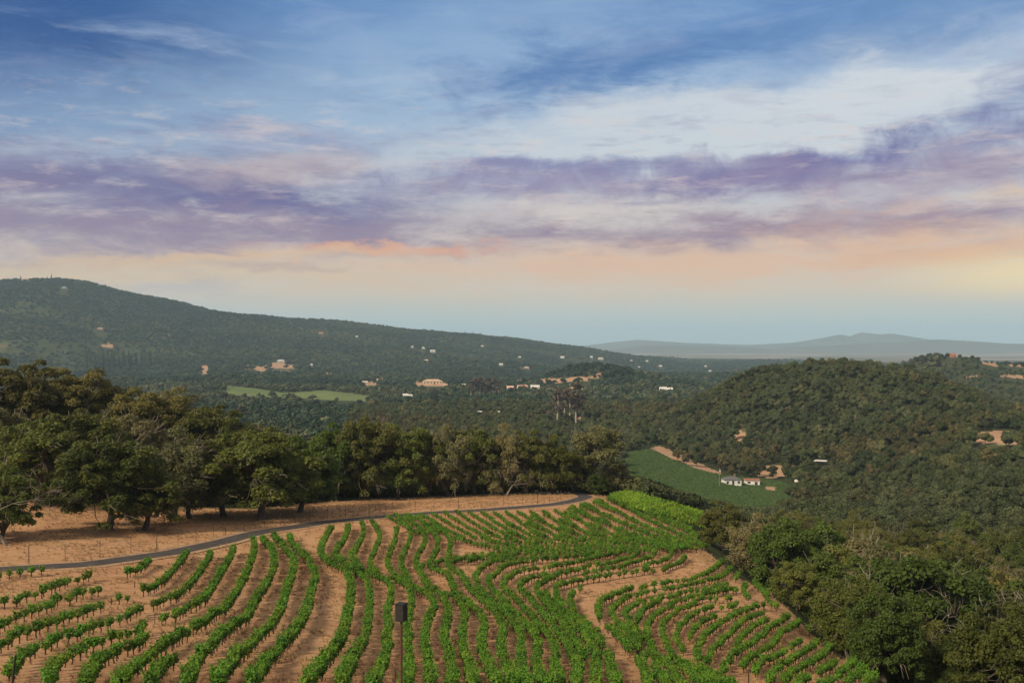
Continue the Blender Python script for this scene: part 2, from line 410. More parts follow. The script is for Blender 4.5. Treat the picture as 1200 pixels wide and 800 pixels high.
def pchip(x, y, xi):
    """monotone cubic through (x, y); y may hold several curves side by side"""
    x = np.asarray(x, float); y = np.asarray(y, float)
    if y.ndim == 1: return pchip(x, y[:, None], xi)[:, 0]
    h = np.diff(x)[:, None]; d = np.diff(y, axis=0)/h
    m = np.zeros_like(y)
    w1 = 2*h[1:]+h[:-1]; w2 = h[1:]+2*h[:-1]
    same = d[:-1]*d[1:] > 0
    with np.errstate(divide='ignore', invalid='ignore'):
        hm = (w1+w2)/(w1/d[:-1]+w2/d[1:])
    m[1:-1] = np.where(same, np.nan_to_num(hm), 0)
    m[0], m[-1] = d[0], d[-1]
    xi = np.clip(np.asarray(xi, float), x[0], x[-1])
    k = np.clip(np.searchsorted(x, xi, side='right')-1, 0, len(x)-2)
    hk = (x[k+1]-x[k])[:, None]; s = ((xi-x[k])[:, None])/hk
    return ((2*s**3-3*s**2+1)*y[k] + (s**3-2*s**2+s)*hk*m[k] + (-2*s**3+3*s**2)*y[k+1] + (s**3-s**2)*hk*m[k+1])

LR = np.linspace(math.log(28), math.log(20600), 760)
AG = np.linspace(-0.76, 0.76, 1014)
_a, _e = [], []
for px in sorted(COLS):
    a = math.atan((px-600)/F); pts = COLS[px]+TAIL
    r = [Y/math.cos(a) for Y, _ in pts]
    e = [(HZ-py)/F*math.cos(a) for _, py in pts]
    _a.append(a); _e.append(pchip(np.log(r), e, LR))
EG = pchip(_a, np.array(_e), AG)                        # slope to the ground by bearing and distance
def gsm(A, sig, axis):
    k = np.arange(-int(3*sig), int(3*sig)+1); w = np.exp(-0.5*(k/sig)**2); w /= w.sum()
    P = np.take(A, np.clip(np.arange(-len(k)//2+1, A.shape[axis]+len(k)//2), 0, A.shape[axis]-1), axis=axis)
    return np.apply_along_axis(lambda v: np.convolve(v, w, 'valid')[:A.shape[axis]], axis, P)
EG = gsm(gsm(EG, 2.5, 1), 12.0, 0)
E_MID = 0.5*(EG[0]+EG[-1])

def zbase(X, Y):
    X = np.asarray(X, float); Y = np.asarray(Y, float)
    R = np.hypot(X, Y); a = np.arctan2(X, Y)
    lr = np.clip(np.log(np.maximum(R, 28.5)), LR[0], LR[-1])
    fj = (lr-LR[0])/(LR[1]-LR[0]); j = np.clip(fj.astype(int), 0, len(LR)-2); fj = fj-j
    fi = (np.clip(a, AG[0], AG[-1])-AG[0])/(AG[1]-AG[0]); i = np.clip(fi.astype(int), 0, len(AG)-2); fi = fi-i
    e = (EG[i,j]*(1-fi)+EG[i+1,j]*fi)*(1-fj)+(EG[i,j+1]*(1-fi)+EG[i+1,j+1]*fi)*fj
    w = sstep(0.76, 2.6, np.abs(a))
    e = e*(1-w)+(E_MID[j]*(1-fj)+E_MID[j+1]*fj)*w
    z = e*np.maximum(R, 28.5)
    near = R < 28.5
    return np.where(near, -3.2+(z+3.2)*(R/28.5)**1.0, z)
def zg(X, Y):
    X = np.asarray(X, float); Y = np.asarray(Y, float); R = np.hypot(X, Y)
    z = zbase(X, Y)
    far = sstep(260, 700, R)*(1-sstep(6200, 7600, R))
    z = z + far*np.minimum(0.0045*R, 9.0)*fbm(X, Y, 190.0, 3, 3)
    z = z + sstep(1800, 3200, R)*(1-sstep(6200, 7600, R))*26.0*fbm(X, Y, 720.0, 3, 11)
    z = z + (1-sstep(120, 300, R))*0.16*fbm(X, Y, 9.0, 2, 5)
    return z
def project(X, Y, Z):
    return 600+F*X/Y, HZ-F*Z/Y
def ground_at(px, py, h=0.0, y0=40.0, y1=300.0):
    """point of the land seen at a frame position (h metres above the soil)"""
    t = (px-600)/F
    Y = np.exp(np.linspace(math.log(y0), math.log(y1), 1400))
    p = HZ-F*(zg(t*Y, Y)+h)/Y
    k = np.argmax(p <= py)
    if p[k] > py: k = int(np.argmin(p))
    if k > 0 and p[k] <= py:
        f = (p[k-1]-py)/max(p[k-1]-p[k], 1e-6); y = Y[k-1]+(Y[k]-Y[k-1])*f
    else: y = Y[k]
    return np.array([t*y, y, float(zg(t*y, y))])
def on_ground(px, Y): return np.array([(px-600)/F*Y, Y, float(zg((px-600)/F*Y, Y))])

def in_poly(x, y, poly):
    inside = np.zeros(np.shape(x), bool); n = len(poly)
    for i in range(n):
        (x1, y1), (x2, y2) = poly[i], poly[(i+1) % n]
        if y1 == y2: continue
        inside ^= ((y1 > y) != (y2 > y)) & (x < (x2-x1)*(y-y1)/(y2-y1)+x1)
    return inside

SOIL_B = ([-520,0,150,300,450,600,690,745,800,830,870,900,1000,1040,1100,1200,1720],
          [190,190,184,190,222,232,238,226,200,160,138,127,97,84,62,46,40])
PATCH = {   # open ground among the woods: outline in the frame, nearest and farthest it may lie
 'earth': [
  ([(275,430),(290,428.5),(303,429),(313,428),(314,432),(305,436),(298,432.5),(280,432)],1900,3600), ([(316,427),(322,424),(340,427),(347,426.5),(353,430.5),(338,432),(318,431)],1900,3600), ([(234,429),(244,428),(244,438),(237,438)],1700,3600),
  ([(382,437),(392,438),(390,442),(383,441)],1700,3600), ([(487,447),(500,446),(523,447),(526,452),(505,453),(489,453)],1500,3000),
  ([(632,444),(662,443),(686,440),(708,437),(707,441),(680,447),(640,449)],1400,2600), ([(652,452),(690,454),(688,456),(652,456)],1300,2600),
  ([(762,525),(772,522),(784,526),(790,531),(800,533),(812,541),(822,543),(835,550),(846,553),(843,556),(825,551.5),(812,548),(800,541),(788,538),(775,531)],480,900),
  ([(885,548),(900,544),(934,548),(937,556),(905,560),(888,558)],560,760), ([(896,570),(908,570),(908,575),(898,574)],500,640),
  ([(860,506),(875,506),(873,516),(861,515)],600,1100),
  ([(1128,513),(1143,510),(1150,506),(1170,504),(1198,507),(1196,521),(1160,519),(1135,519)],430,900),
  ([(1146,419),(1160,423),(1172,427),(1168,430),(1152,426)],1500,2000), ([(1180,425),(1196,427),(1200,430),(1184,429)],1500,2000), ([(1168,439),(1200,440),(1230,443),(1200,444),(1170,441)],1200,2200),
  ([(1130,441),(1146,440),(1146,443),(1132,443)],1200,2200),
  ([(422,446),(450,445),(452,450),(430,452)],1500,3200), ([(668,480),(684,481),(684,492),(668,490)],700,1400),
  ([(592,446),(612,445),(628,447),(626,450),(600,450)],1500,3200), ([(78,441),(88,441),(88,445),(80,445)],1500,3400), ([(118,404),(132,402),(133,408),(122,408)],2400,3900),
 ],
 'field': [
  ([(266,452),(300,455),(330,460),(380,457),(436,464),(430,470),(395,469),(350,467),(300,465),(266,462)],1100,2000),
  ([(1152,513),(1165,510),(1182,511),(1197,512),(1197,522),(1160,521)],430,900),
  ([(726,532),(762,526),(800,544),(845,557),(905,562),(945,574),(905,594),(740,600)],430,800),
  ],
}
def mask_of(kind, X, Y, Z, grow=0.0):
    px, py = project(X, np.maximum(Y, 1.0), Z)
    out = np.zeros(np.shape(X), bool)
    for poly, a, b in PATCH[kind]:
        sel = (Y > a) & (Y < b)
        xs, ys = [p[0] for p in poly], [p[1] for p in poly]
        sel &= (px > min(xs)-3) & (px < max(xs)+3) & (py > min(ys)-3) & (py < max(ys)+3)
        if sel.any():
            cx, cyy = np.mean(xs), np.mean(ys)
            pl = [(cx+(x-cx)*(1+grow), cyy+(y-cyy)*(1+grow)) for x, y in poly]
            out[sel] |= in_poly(px[sel], py[sel], pl)
    return out

# one sheet, finer towards the camera's side
ang = np.concatenate([np.linspace(-math.pi, -0.56, 110)[:-1], np.linspace(-0.56, 0.56, 900), np.linspace(0.56, math.pi, 110)[1:]])
rad = np.concatenate([np.linspace(1.5, 28, 18)[:-1], np.exp(np.linspace(math.log(28), math.log(20000), 600))])
AA, RR = np.meshgrid(ang, rad, indexing='ij')
GX, GY = RR*np.sin(AA), RR*np.cos(AA)
GZ = zg(GX, GY)
na, nr = AA.shape
idx = np.arange(na*nr).reshape(na, nr)
quads = np.stack([idx[:-1,:-1], idx[:-1,1:], idx[1:,1:], idx[1:,:-1]], -1).reshape(-1, 4)[:, ::-1]
gx, gy, gz = GX.ravel(), GY.ravel(), GZ.ravel()
front = gy > 20
gpx = np.where(front, 600+F*gx/np.maximum(gy, 1), np.where(gx > 0, 1720, -520))
soil = np.where(front, sstep(6, -6, gy-np.interp(gpx, *SOIL_B)), sstep(60, 30, RR.ravel()))
a_earth = (mask_of('earth', gx, gy, gz) & front).astype(float)
a_field = (mask_of('field', gx, gy, gz) & front).astype(float)
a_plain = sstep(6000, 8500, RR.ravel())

m, nt, out = new_mat('ground'); g = NT(nt)
geo = g.n('ShaderNodeNewGeometry'); P = geo.outputs['Position']
def mapped(sx, sy, sz, rz=0.0):
    mp = g.n('ShaderNodeMapping'); mp.inputs['Scale'].default_value = (sx, sy, sz); mp.inputs['Rotation'].default_value = (0, 0, rz)
    g.l(P, mp.inputs[0]); return mp.outputs[0]
n_big = g.noise(0.035, 5, 0.6, P); n_mid = g.noise(0.35, 6, 0.65, P); n_fine = g.noise(2.6, 7, 0.7, P)
n_streak = g.noise(1.0, 6, 0.7, mapped(0.42, 2.6, 1, 0.25), 0.6)
n_clod = g.noise(6.5, 5, 0.75, P)
c = g.mix(g.rng(n_mid, 0.35, 0.68), rgb(0.505,0.292,0.152), rgb(0.40,0.212,0.105))
c = g.mix(g.rng(n_big, 0.42, 0.7, 0, 0.7), c, rgb(0.57,0.36,0.195))
c = g.mix(g.rng(n_streak, 0.48, 0.68, 0, 0.85), c, rgb(0.26,0.135,0.072))
c = g.mix(g.rng(n_fine, 0.55, 0.75, 0, 0.55), c, rgb(0.62,0.44,0.28))
c = g.mix(g.rng(n_clod, 0.56, 0.74, 0, 0.55), c, rgb(0.20,0.10,0.055))
f_big = g.noise(0.02, 6, 0.6, P)
cf = g.mix(g.rng(f_big, 0.35, 0.65), rgb(0.030,0.042,0.017), rgb(0.062,0.068,0.028))
cf = g.mix(g.rng(g.noise(0.0065, 6, 0.65, P), 0.56, 0.68, 0, 0.8), cf, rgb(0.15,0.125,0.06))
cg = g.mix(g.rng(g.noise(0.012, 5, 0.6, P), 0.35, 0.65), rgb(0.095,0.145,0.045), rgb(0.155,0.185,0.07))
ce = g.mix(g.rng(g.noise(0.08, 6, 0.7, P), 0.35, 0.65), rgb(0.44,0.275,0.175), rgb(0.31,0.19,0.11))
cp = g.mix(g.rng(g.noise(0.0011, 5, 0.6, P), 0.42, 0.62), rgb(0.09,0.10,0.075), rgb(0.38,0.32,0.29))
ed = g.math('MULTIPLY', g.math('SUBTRACT', n_mid, 0.5), 0.9)
cc = g.mix(g.rng(g.math('ADD', g.attr('soil'), ed), 0.42, 0.58), cf, c)
cc = g.mix(g.rng(g.attr('field'), 0.4, 0.6), cc, cg)
cc = g.mix(g.rng(g.math('ADD', g.attr('earth'), g.math('MULTIPLY', g.math('SUBTRACT', g.noise(0.06, 5, 0.7, P), 0.5), 1.5)), 0.4, 0.6), cc, ce)
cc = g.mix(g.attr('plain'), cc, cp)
p = g.n('ShaderNodeBsdfPrincipled'); g.l(cc, p.inputs['Base Color']); p.inputs['Roughness'].default_value = 0.95; p.inputs['Specular IOR Level'].default_value = 0.1
bp = g.n('ShaderNodeBump'); bp.inputs['Strength'].default_value = 0.8; bp.inputs['Distance'].default_value = 0.16
g.l(g.math('ADD', g.math('MULTIPLY', n_streak, 1.0), g.math('ADD', g.math('MULTIPLY', n_clod, 0.5), n_fine)), bp.inputs['Height']); g.l(bp.outputs[0], p.inputs['Normal'])
g.l(p.outputs[0], out.inputs['Surface'])
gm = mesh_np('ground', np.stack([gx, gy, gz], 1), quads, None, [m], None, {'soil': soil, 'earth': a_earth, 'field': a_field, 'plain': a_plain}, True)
prop(link(bpy.data.objects.new('ground', gm)), kind='structure')
Z_LOW = float(gz.min()); Z_HIGH = float(gz.max())

# far mountains across the bay
MT = plain_mat('mountain_grass', (0.13,0.135,0.115), 0.95, 0.35, 0.001)
def mountain(prof, Y0, depth, seed):
    pxs = np.arange(560, 1420, 3.0); ys = np.linspace(0, 1, 26)
    top = np.interp(pxs, [p for p, _ in prof], [q for _, q in prof])
    PX, S = np.meshgrid(pxs, ys, indexing='ij')
    Y = Y0+depth*S; X = (PX-600)/F*(Y0+depth*0.5)
    zt = (HZ-np.interp(PX, pxs, top))/F*(Y0+depth*0.5)
    base = -108.0
    shape = np.where(S < 0.5, sstep(0, 0.5, S), 1-sstep(0.5, 1, S))
    Z = base+np.maximum(zt-base, 0)*shape*(1+0.25*(1-shape)*fbm(X, Y, 1100, 3, seed)) + shape*14*fbm(X, Y, 900, 3, seed+4)
    n1, n2 = PX.shape; ii = np.arange(n1*n2).reshape(n1, n2)
    q = np.stack([ii[:-1,:-1], ii[1:,:-1], ii[1:,1:], ii[:-1,1:]], -1).reshape(-1, 4)
    me = mesh_np('mountains', np.stack([X, Y, Z], -1).reshape(-1, 3), q, None, [MT], None, None, True)
    prop(link(bpy.data.objects.new('mountains', me)), kind='structure')
mountain([(560,415),(660,408),(720,400),(745,398),(800,402),(880,404),(930,401),(965,396),(985,392),(997,395),(1010,390),(1030,392),(1045,391),(1075,396),(1120,403),(1200,404),(1420,402)], 14500, 3000, 21)
mountain([(560,416),(700,410),(760,404),(830,406),(900,408),(980,404),(1020,402),(1060,401),(1100,398),(1140,400),(1180,403),(1220,404),(1420,404)], 11500, 2000, 33)

# haze: the air between here and the far side of the bay
hm, hnt, hout = new_mat('haze'); hv = hnt.nodes.new('ShaderNodeVolumePrincipled')
hv.inputs['Color'].default_value = (0.56, 0.80, 0.98, 1); hv.inputs['Density'].default_value = 0.000060
hv.inputs['Anisotropy'].default_value = 0.0
hnt.links.new(hv.outputs[0], hout.inputs['Volume'])
hb = MB(); zt_, zb_ = max(Z_HIGH+45, 60), Z_LOW-8
hb.box((0, 0, (zt_+zb_)/2), (40600, 40600, zt_-zb_))
prop(hb.obj('haze', [hm]), kind='stuff')
# ------------------------------------------------------------------ where the buildings stand
# frame position of the foot, distance range, width, depth, wall height, roof height, turn, colours, label
W_, CR, TN, PK, TC = (0.70,0.68,0.64), (0.58,0.49,0.39), (0.56,0.40,0.26), (0.62,0.36,0.28), (0.45,0.16,0.09)
GR, BR_, RD, LT = (0.12,0.118,0.12), (0.22,0.13,0.09), (0.36,0.14,0.09), (0.60,0.58,0.54)
HOUSES = [
 ('white_house', 857,567,520,700, 10.0,7.0,3.0,1.9, 0.30, W_,GR,'hip','white arched house with a grey hipped roof beside the valley vineyard'),
 ('annex', 881,567,520,700, 8.5,5.5,2.7,0.25, 0.15, W_,RD,'shed','low white annex with a rust coloured roof next to the grey roofed house'),
 ('shed', 962,546,480,760, 7.5,5.0,3.6,0.7, -0.2, LT,LT,'open','open shed with a pale flat roof on thin posts at the wood edge'),
 ('red_house', 1117,412,1500,1900, 13.0,9.0,6.0,4.0, 0.4, TC,RD,'gable','dark red house with white windows on the far hilltop'),
 ('mansion', 29,328.5,3600,4500, 44,22,8,6, 0.1, CR,PK,'hip','sprawling beige mansion on the top of the long ridge'),
 ('house', 75,338,3300,4400, 26,16,7,4, 0.2, W_,LT,'hip','bright house alone just under the ridge top'),
 ('house', 117,386,2600,3900, 24,14,5,4, 0.0, PK,PK,'gable','pinkish house half way up the wooded mountainside'),
 ('house', 376,391,3000,4900, 28,14,7,5, 0.1, PK,RD,'gable','pink house below the light green field on the ridge'),
 ('house', 418,395,3000,4900, 13,10,6,3, 0.0, W_,LT,'gable','tiny white house on the ridge flank beyond the pink house'),
 ('villa', 329,424,1900,3600, 34,16,7,4, 0.0, W_,LT,'hip','long white villa on top of the bare orange knoll'),
 ('house', 365,428.5,1900,3600, 11,9,6,3, 0.0, W_,LT,'gable','small white house beside the bare orange knoll'),
 ('winery', 507,450,1500,3000, 46,20,8,4, 0.05, TN,TN,'hip','broad tan winery building with a round dark doorway in the valley'),
 ('barn', 522,453,1500,3000, 14,10,5,3, 0.0, PK,PK,'gable','small peach barn attached beside the tan winery'),
 ('barn', 542,452,1500,3000, 18,9,4,2, 0.0, TN,CR,'gable','low sandy barn between the tan winery and the eucalyptus clump'),
 ('house', 445,447,1500,3000, 20,11,7,3, 0.1, CR,TN,'gable','cream valley house with a terrace of bare earth'),
 ('house', 428,449,1500,3000, 16,10,4,3, 0.0, CR,CR,'gable','small cream house next to the terraced valley house'),
 ('cottage', 475,466,1100,2200, 8,7,4,2.5, 0.2, W_,LT,'gable','white cottage among valley trees beyond the green field'),
 ('cottage', 481,466.5,1100,2200, 7,6,4,2, 0.0, W_,LT,'gable','second white cottage close to its twin in the valley trees'),
 ('house', 507,412.5,2800,4500, 28,14,8,5, 0.15, W_,LT,'gable','bright white house, largest of those on the wooded mountainside'),
 ('house', 496,408.5,2800,4600, 20,12,6,4, 0.0, W_,LT,'hip','smaller white house just above the bright mountainside house'),
 ('house', 499,423.5,2500,4200, 22,12,7,4, 0.0, TN,TN,'gable','tan house below the bright white mountainside house'),
 ('house', 483,407,2800,4700, 14,10,5,3, 0.0, LT,LT,'gable','faint grey house at the end of the mountainside group'),
 ('house', 587,428,2500,4300, 18,11,6,4, 0.1, W_,LT,'gable','white house on the lower mountainside over the eucalyptus'),
 ('house', 565,406,3000,4900, 16,10,5,3, 0.0, LT,LT,'gable','pale house high on the mountainside near the ridge crest'),
 ('house', 609,419,2800,4700, 15,10,5,3, 0.0, W_,LT,'gable','small pale house higher up than the house over the eucalyptus'),
 ('house', 617,431.5,2400,4300, 24,12,5,3, 0.0, PK,CR,'hip','cream hillside house beside a streak of bare earth'),
 ('warehouse', 547,485.5,700,1500, 7,6,3.2,0.8, 0.0, LT,LT,'gable','smallest of three white roofed sheds behind the level tree row'),
 ('warehouse', 559,486,700,1500, 12,7,3.4,1.0, 0.0, W_,LT,'gable','middle white roofed shed behind the level tree row'),
 ('warehouse', 579,486,700,1500, 12,7,3.4,1.0, 0.0, W_,CR,'gable','white roofed shed with cream end behind the level tree row'),
 ('house', 598,458,1300,2400, 12,9,6,3, 0.0, CR,PK,'gable','rosy roofed house at the start of the valley hamlet'),
 ('house', 612,457,1300,2400, 17,10,6,3, 0.2, W_,PK,'gable','pale gabled house in the middle of the valley hamlet'),
 ('house', 627,457,1300,2400, 15,9,6,3, 0.0, W_,LT,'gable','white house at the end of the valley hamlet under the bare cut'),
 ('house', 659,419.5,2900,5200, 24,13,8,4, 0.0, W_,LT,'gable','white house on the far end of the ridge above the dark hump'),
 ('house', 693,419,3000,5300, 18,11,7,4, 0.0, LT,LT,'gable','grey white house beside the large bright ridge end house'),
 ('villa', 704,421,3000,5300, 32,15,8,5, 0.3, W_,CR,'gable','large bright house on the tail of the ridge above the hump'),
 ('house', 740,423.5,3000,5300, 16,10,6,4, 0.0, W_,LT,'gable','lone white house further down the tail of the ridge'),
 ('house', 758,423.5,3000,5300, 20,11,7,4, 0.2, W_,LT,'hip','bright white house lowest but one on the ridge tail'),
 ('house', 774,429.5,2500,5200, 22,12,6,4, 0.0, W_,LT,'gable','twin gabled white house at the foot of the ridge tail'),
 ('house', 749,430.5,2500,5200, 13,9,5,3, 0.0, LT,LT,'gable','little pale house below the lone white ridge tail house'),
 ('house', 777,459.5,1200,2100, 12,9,6,3, 0.1, W_,LT,'gable','white house alone in the woods behind the hump'),
 ('house', 785,459.5,1200,2100, 9,8,5,3, 0.0, W_,LT,'gable','small white neighbour of the house in the woods'),
 ('house', 827,429.5,3200,6000, 16,10,6,3, 0.0, W_,LT,'gable','speck of a white house on the plain past the ridge'),
 ('house', 842,431.5,3000,6000, 14,10,6,3, 0.0, LT,LT,'gable','grey speck of a house among trees on the plain'),
 ('house', 832,435,2600,6000, 18,11,6,3, 0.0, W_,LT,'hip','white house on the plain nearest the wooded hill shoulder'),
]
def site(h):
    return ground_at(h[1], h[2], 0, h[3], h[4])
HOUSES = [h if h[3] < 1400 else h[:5]+tuple(v*(0.66 if h[0] != 'winery' else 0.85) for v in h[5:9])+h[9:] for h in HOUSES]
H_POS = np.array([site(h) for h in HOUSES]); H_W = np.array([h[5] for h in HOUSES])
def clear_of_houses(X, Y):
    ok = np.ones(np.shape(X), bool)
    for p, w in zip(H_POS, H_W):
        R0 = math.hypot(p[0], p[1]); ux, uy = p[0]/R0, p[1]/R0
        along = X*ux+Y*uy-R0; across = np.abs(X*uy-Y*ux)
        ln = 26+0.035*R0
        ok &= ~((along < w*0.7) & (along > -ln) & (across < w*0.62+2.0+0.0012*R0))
    return ok

# ------------------------------------------------------------------ road
def smooth_path(pts, n):
    pts = np.asarray(pts, float); d = np.concatenate([[0], np.cumsum(np.linalg.norm(np.diff(pts, axis=0), axis=1))])
    return pchip(d, pts, np.linspace(0, d[-1], n))
road_px = [(-160,682),(-60,672),(0,667),(50,664),(100,661),(150,654.5),(200,647.5),(250,637),(300,624.5),(340,618),(380,612),(420,608),(460,604.5),(520,600),(580,596.5),(630,592.5),(660,589),(678,585),(686,581.5),(676,579),(650,578),(610,577)]
rp = np.array([ground_at(a, b, 0, 60, 260)[:2] for a, b in road_px])
rc = smooth_path(rp, 260)
dr = np.gradient(rc, axis=0); dr /= np.linalg.norm(dr, axis=1, keepdims=True)
nrm = np.stack([-dr[:,1], dr[:,0]], 1)
def ribbon(name, half, lift, mat_, crown=0.0, centre=None):
    offs = np.linspace(-half, half, 7)
    P2 = rc[:,None,:]+nrm[:,None,:]*offs[None,:,None]
    zz = zg(P2[...,0], P2[...,1])
    zz = np.maximum(zz, zz[:,3:4]*0.6+zz*0.4)+lift
    V3 = np.concatenate([P2, zz[...,None]], -1).reshape(-1, 3)
    ii = np.arange(len(V3)).reshape(-1, 7)
    q = np.stack([ii[:-1,:-1], ii[1:,:-1], ii[1:,1:], ii[:-1,1:]], -1).reshape(-1, 4)
    return prop(link(bpy.data.objects.new(name, mesh_np(name, V3, q, None, [mat_], None, None, True))), kind='structure')
ribbon('verge', 2.7, 0.02, plain_mat('road_dust', (0.42,0.27,0.16), 0.95, 0.3, 0.7, 0.3, 0.1, (0.30,0.20,0.125)))
ribbon('road', 1.55, 0.05, plain_mat('asphalt', (0.050,0.045,0.043), 0.9, 0.0, 0.6, 0.3, 0.2, (0.072,0.064,0.060)))

# ------------------------------------------------------------------ plants
def cards(cen, nor, size, r, asp=0.7, jit=0.25):
    """one small irregular face per leaf spray"""
    n = len(cen)
    nor = nor/(np.linalg.norm(nor, axis=1, keepdims=True)+1e-9)
    t = r.normal(size=(n, 3)); u = np.cross(nor, t); u /= np.linalg.norm(u, axis=1, keepdims=True)+1e-9
    v = np.cross(nor, u)
    s = (np.asarray(size)*0.5)[:, None]
    cs = [(-1,-asp),(1,-asp*0.8),(0.75,asp),(-0.8,asp*0.9)]
    V = np.stack([cen+u*s*(a+r.uniform(-jit, jit, (n,1)))+v*s*(b+r.uniform(-jit, jit, (n,1)))+nor*s*r.uniform(-0.35, 0.35, (n,1)) for a, b in cs], 1)
    q = np.arange(n*4).reshape(n, 4)
    return V.reshape(-1, 3), q
def sph(n, r):
    d = r.normal(size=(n, 3)); return d/np.linalg.norm(d, axis=1, keepdims=True)

def oak(seed, H=12.0, width=6.0, low=1.4, nclump=72, per=135, leaf=0.42, lump=0.3, flat=0.8, gaps=0.0, trunk_r=0.34, twig=14):
    """meshes (trunk with limbs, crown) of a spreading oak, H metres tall"""
    r = np.random.default_rng(seed)
    nclump = int(nclump*1.75); per = int(per*1.7); leaf *= 0.60; flat = min(flat+0.12, 1.0)
    cz = low+(H-low)*0.46
    ph = r.uniform(0, 6.28, 6)
    d = sph(nclump*4, r); d = d[d[:,2] > -0.8][:nclump]
    mod = 1+lump*(0.5*np.sin(3*np.arctan2(d[:,1], d[:,0])+ph[0])*np.cos(2*d[:,2]+ph[1])+0.5*np.sin(5*np.arctan2(d[:,1], d[:,0])+ph[2]+2*d[:,2]))
    rr = r.uniform(0.70, 0.98, len(d))*mod; rr[:len(d)//6] *= 0.6
    cr_ = r.uniform(0.55, 1.22, len(d))*H/12.0
    up = (H-cz-0.8)*0.94; dn = cz-low
    hz_ = np.hypot(d[:,0], d[:,1])+1e-6; wd = np.where(d[:,2] < 0, hz_**0.35, hz_)/hz_
    cc = np.stack([d[:,0]*wd*width*rr*0.88, d[:,1]*wd*width*rr*0.88, np.where(d[:,2] > 0, d[:,2]*up*rr, d[:,2]*dn*rr)+cz], 1)
    keep = r.uniform(size=len(cc)) > gaps; cc, cr_ = cc[keep], cr_[keep]
    cc[:,2] = np.maximum(cc[:,2], low*0.7)
    tb = MB(); lean = r.normal(0, 0.35, 2); fork = np.array([lean[0], lean[1], min(low+0.9, H*0.27)])
    tb.tube([(0,0,-0.6),(0.02,0,0.25),(lean[0]*0.5,lean[1]*0.5,fork[2]*0.55),fork], [trunk_r*1.7, trunk_r*1.15, trunk_r, trunk_r*0.95], 8)
    nm = 6; hubs = []
    for k in range(nm):
        an = k*2*math.pi/nm+r.uniform(-0.4, 0.4); rad_ = width*r.uniform(0.25, 0.5) if k else 0.4
        hub = np.array([math.cos(an)*rad_, math.sin(an)*rad_, cz+r.uniform(-0.5, 1.4)])
        mid = (fork+hub)/2+r.normal(0, 0.35, 3)
        tb.tube([fork*0.97, mid, hub], [trunk_r*0.62, trunk_r*0.42, trunk_r*0.28], 6); hubs.append(hub)
    hubs = np.array(hubs)
    for i in range(len(cc)):
        h = hubs[np.argmin(((hubs-cc[i])**2).sum(1))]
        mid = h*0.45+cc[i]*0.55+r.normal(0, 0.35, 3)-np.array([0, 0, 0.3])
        tb.tube([h, mid, cc[i]], [trunk_r*0.2, trunk_r*0.13, 0.03], 4)
    nt_main = sum(len(x) for x in tb.q)
    for i in r.choice(len(cc), min(twig, len(cc)), replace=False):     # weathered twigs that stand clear of the leaves
        o = cc[i]-np.array([0, 0, cz]); o /= np.linalg.norm(o)+1e-9
        p0 = cc[i]+o*cr_[i]*0.3
        for _ in range(3):
            p1 = p0+(o+r.normal(0, 0.5, 3))*r.uniform(0.45, 0.95); p2 = p1+(o+r.normal(0, 0.6, 3))*r.uniform(0.3, 0.8)
            tb.tube([p0, p1, p2], [0.04, 0.028, 0.012], 3, 1)
    cs, ns, sz, tt = [], [], [], []
    for i in range(len(cc)):
        k = int(per*(cr_[i]/(0.9*H/12))**2); dd = sph(k, r)
        dd[:,2] = np.where(dd[:,2] < -0.3, -dd[:,2], dd[:,2])
        q = r.uniform(0.45, 1.08, k)**0.7
        pos = cc[i]+dd*(cr_[i]*q)[:,None]*np.array([1.05, 1.05, flat])
        cs.append(pos); ns.append(dd*0.9+r.normal(0, 0.6, (k,3))+np.array([0, 0, 0.15]))
        sz.append(r.uniform(0.6, 1.35, k)*leaf); tt.append(np.clip(r.uniform(0, 1)*0.55+r.uniform(-0.1, 0.5, k), 0, 1))
    V, q = cards(np.concatenate(cs), np.concatenate(ns), np.concatenate(sz), r)
    return tb, V, q, np.concatenate(tt)

